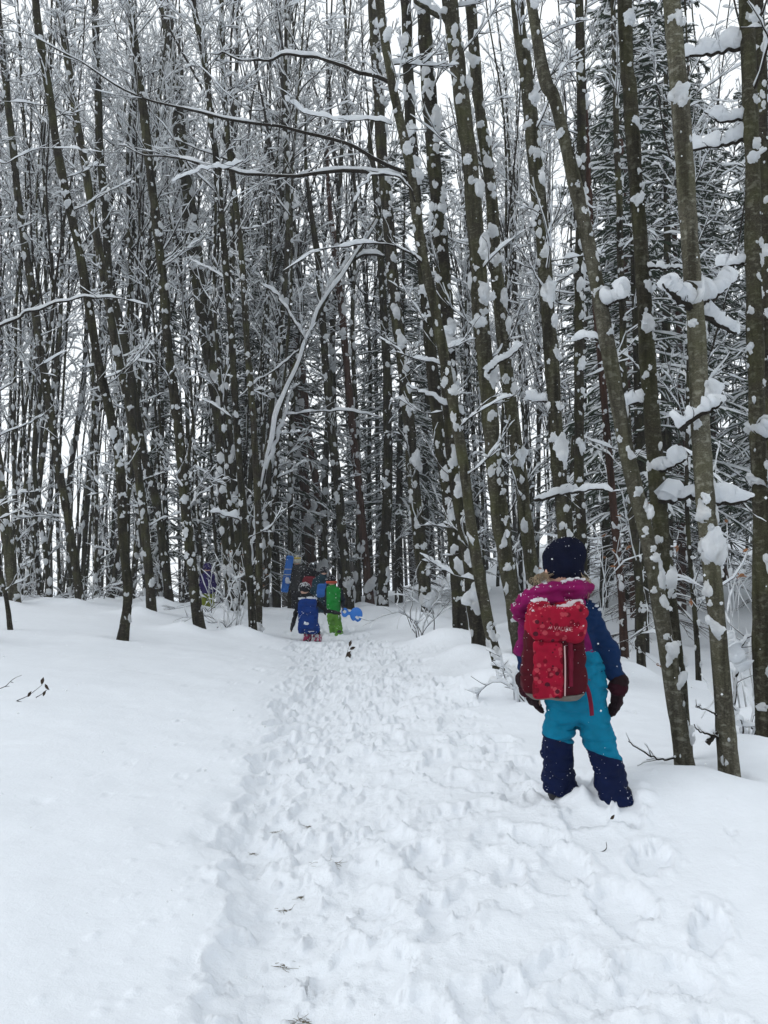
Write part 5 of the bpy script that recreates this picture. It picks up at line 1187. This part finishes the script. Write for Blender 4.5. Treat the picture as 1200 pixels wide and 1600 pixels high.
po, pQ, pB, ph, pjm, ptm = far_person('child in purple jacket and yellow-green trousers hidden among the left stems', y, (325, 953),
    dict(head=(324, 888), chest=(324, 907), pelvis=(325, 928), shL=(316, 901), elL=(314, 914), wrL=(316, 925, .05), shR=(332, 901), elR=(335, 914), wrR=(334, 925, .05),
         hiL=(321, 930), knL=(320, 942), anL=(319, 956), hiR=(330, 930), knR=(330, 942), anR=(331, 956)), .09, dict(jacket=M_PURP, trousers=M_YG, hat=M_PURP), arm=.05, leg=.075, trunk=.13, seed=6)

# ------------------------------------------------------------------ small things lying in the snow
def grass_tuft(px, py, n, L, label, seed):
    n = int(n * 1.5); rng = np.random.default_rng(seed + 900); y = ray_ground(px, py); p = at(px, py, y); b = np.array([p[0], y, gz(p[0], y)]); o = link('grass_tuft', None); o.location = b
    a = rng.uniform(0, 6.28, n); p0 = np.stack([rng.normal(0, L * .35, n), rng.normal(0, L * .2, n), -.004 + np.zeros(n)], -1)
    A = grow(rng, p0, np.stack([np.cos(a), np.sin(a) * .6, rng.uniform(.05, .4, n)], -1), L * rng.uniform(.4, 1.0, n), 6, wander=.2, droop=.5)
    A[..., 2] = np.maximum(A[..., 2], .001); k = MB(); tubes(k, A, np.linspace(.0010, .0005, 6)[None].repeat(n, 0), 3); k.build('blades', GRASS, o); tag(o, label, 'grass')
for i, (px, py, n, L, lb) in enumerate([(515, 1338, 26, .07, 'largest patch of withered grass showing through the trodden snow of the trail'), (448, 1392, 14, .04, 'dark little grass tuft left of centre on the trail below the large patch'),
        (470, 1376, 10, .04, 'sparse grass blades between the large patch and the dark little tuft'), (445, 1472, 14, .05, 'curved wisp of grass in the lower middle of the trail'), (473, 1557, 14, .04, 'brownish grass tuft nearest the bottom of the picture'),
        (397, 1302, 10, .035, 'grass blades at the left rim of the trail'), (465, 1165, 8, .06, 'thin dark grass wisp farthest up the trail'), (485, 1272, 10, .05, 'grass blades in a footprint above the large patch'), (430, 1268, 8, .05, 'grass blades left of the footprint above the large patch')]):
    grass_tuft(px, py, n, L, lb, i)
def fallen_twig(label, pts, leaves, seed, r=.004, leaf=None, lift=.02, lsc=1.0):
    y0 = ray_ground(*pts[0][0]); W0 = None; o = None; k = MB(); rng = np.random.default_rng(seed)
    base = at(*pts[0][0], y0); base[2] = gz(base[0], y0); o = link('fallen_twig', None); o.location = base
    for line in pts:
        W = np.array([at(px, py, y0) for px, py in line]); W[:, 2] += lift; tubes(k, catmull(W - base, 16), np.linspace(r, r * .4, 16), 5)
    k.build('stem', TWIG, o)
    for (px, py, rz) in leaves:
        c = link('leaf', leaf_mesh(leaf or LEAF_DARK), o); c.location = at(px, py, y0) - base + V3(0, -.01, lift); c.rotation_euler = (1.4, rz, rng.uniform(-.4, .4)); c.scale = (lsc * rng.uniform(.9, 1.3),) * 3
    tag(o, label, 'twig')
fallen_twig('bare forked twig with dark leaves poking from the snow at the left', [[(26, 1097), (42, 1090), (56, 1080), (66, 1072)], [(26, 1097), (34, 1099), (43, 1101), (46, 1109)], [(56, 1092), (66, 1086), (76, 1078)]],
            [(66, 1072, .1), (71, 1070, 2.6), (68, 1090, .3), (44, 1091, 0.5)], 1, .0035, lift=.01, lsc=.8)
fallen_twig('bare twig entering the snow at the left edge of the picture', [[(-14, 1082), (7, 1075), (16, 1067), (24, 1061), (34, 1057)], [(7, 1075), (15, 1074)], [(16, 1067), (21, 1069)]], [], 2, .0035, lift=.01)
fallen_twig('brown leaf sprig standing in the trail behind the children', [[(540, 1030), (543, 1020), (546, 1010)]], [(546, 1013, .2), (544, 1020, 2.8), (541, 1029, .6), (546, 1017, 1.2)], 3, .004, LEAF_DARK, .02, 1.5)
fallen_twig("dark bark scraps on the snow behind the foreground child's boots", [[(930, 1335), (938, 1334), (945, 1331), (948, 1326), (947, 1318)]], [(952, 1281, 1.2)], 4, .003, LEAF_DARK, .006, .5)

# ------------------------------------------------------------------ drifting flakes and the grey air
fr = np.random.default_rng(21); n = 4200
yy = fr.uniform(1.5, 30, n) ** 1.0; xx = fr.uniform(-.55, .55, n) * (yy + 1); zz = fr.uniform(0, 1, n) * (.75 * yy + 1.2) + fr.uniform(0, .2, n)
c = np.stack([xx, yy, zz], -1); c = c[c[:, 2] > ground0(c[:, 0], c[:, 1]) + .05]
V0 = np.array([(1, 0, 0), (-1, 0, 0), (0, 1, 0), (0, -1, 0), (0, 0, 1), (0, 0, -1)], float); F0 = np.array([[0, 2, 4], [2, 1, 4], [1, 3, 4], [3, 0, 4], [2, 0, 5], [1, 2, 5], [3, 1, 5], [0, 3, 5]])
r = fr.uniform(.0015, .0045, (len(c), 1, 1)); V = (c[:, None] + V0[None] * r).reshape(-1, 3)
fl = link('falling_snow', make_mesh('falling_snow', V, (F0[None] + 6 * np.arange(len(c))[:, None, None]).reshape(-1, 3)), None, SNOW_T); tag(fl, 'fine snowflakes drifting through the air over the trail', None, kind='stuff')
HAZE = 0.0013
if HAZE:
    hm, hn, hl, hb_ = mat('cold_air'); hn.remove(hb_); pv = hn.new('ShaderNodeVolumePrincipled'); pv.inputs['Density'].default_value = HAZE; pv.inputs['Color'].default_value = (.93, .95, .97, 1); pv.inputs['Anisotropy'].default_value = 0.2
    hl.new(pv.outputs[0], hn['Material Output'].inputs['Volume'])
    lo, hi = V3(-125, -45, -7.5), V3(125, 150, 24); vv = [(x, yq, z) for x in (lo[0], hi[0]) for yq in (lo[1], hi[1]) for z in (lo[2], hi[2])]
    hz = link('haze', make_mesh('haze', np.array(vv), np.array([[0, 1, 3, 2], [4, 6, 7, 5], [0, 4, 5, 1], [2, 3, 7, 6], [0, 2, 6, 4], [1, 5, 7, 3]]), False), None, hm); tag(hz, 'thin grey winter air between the trees', None, kind='stuff')
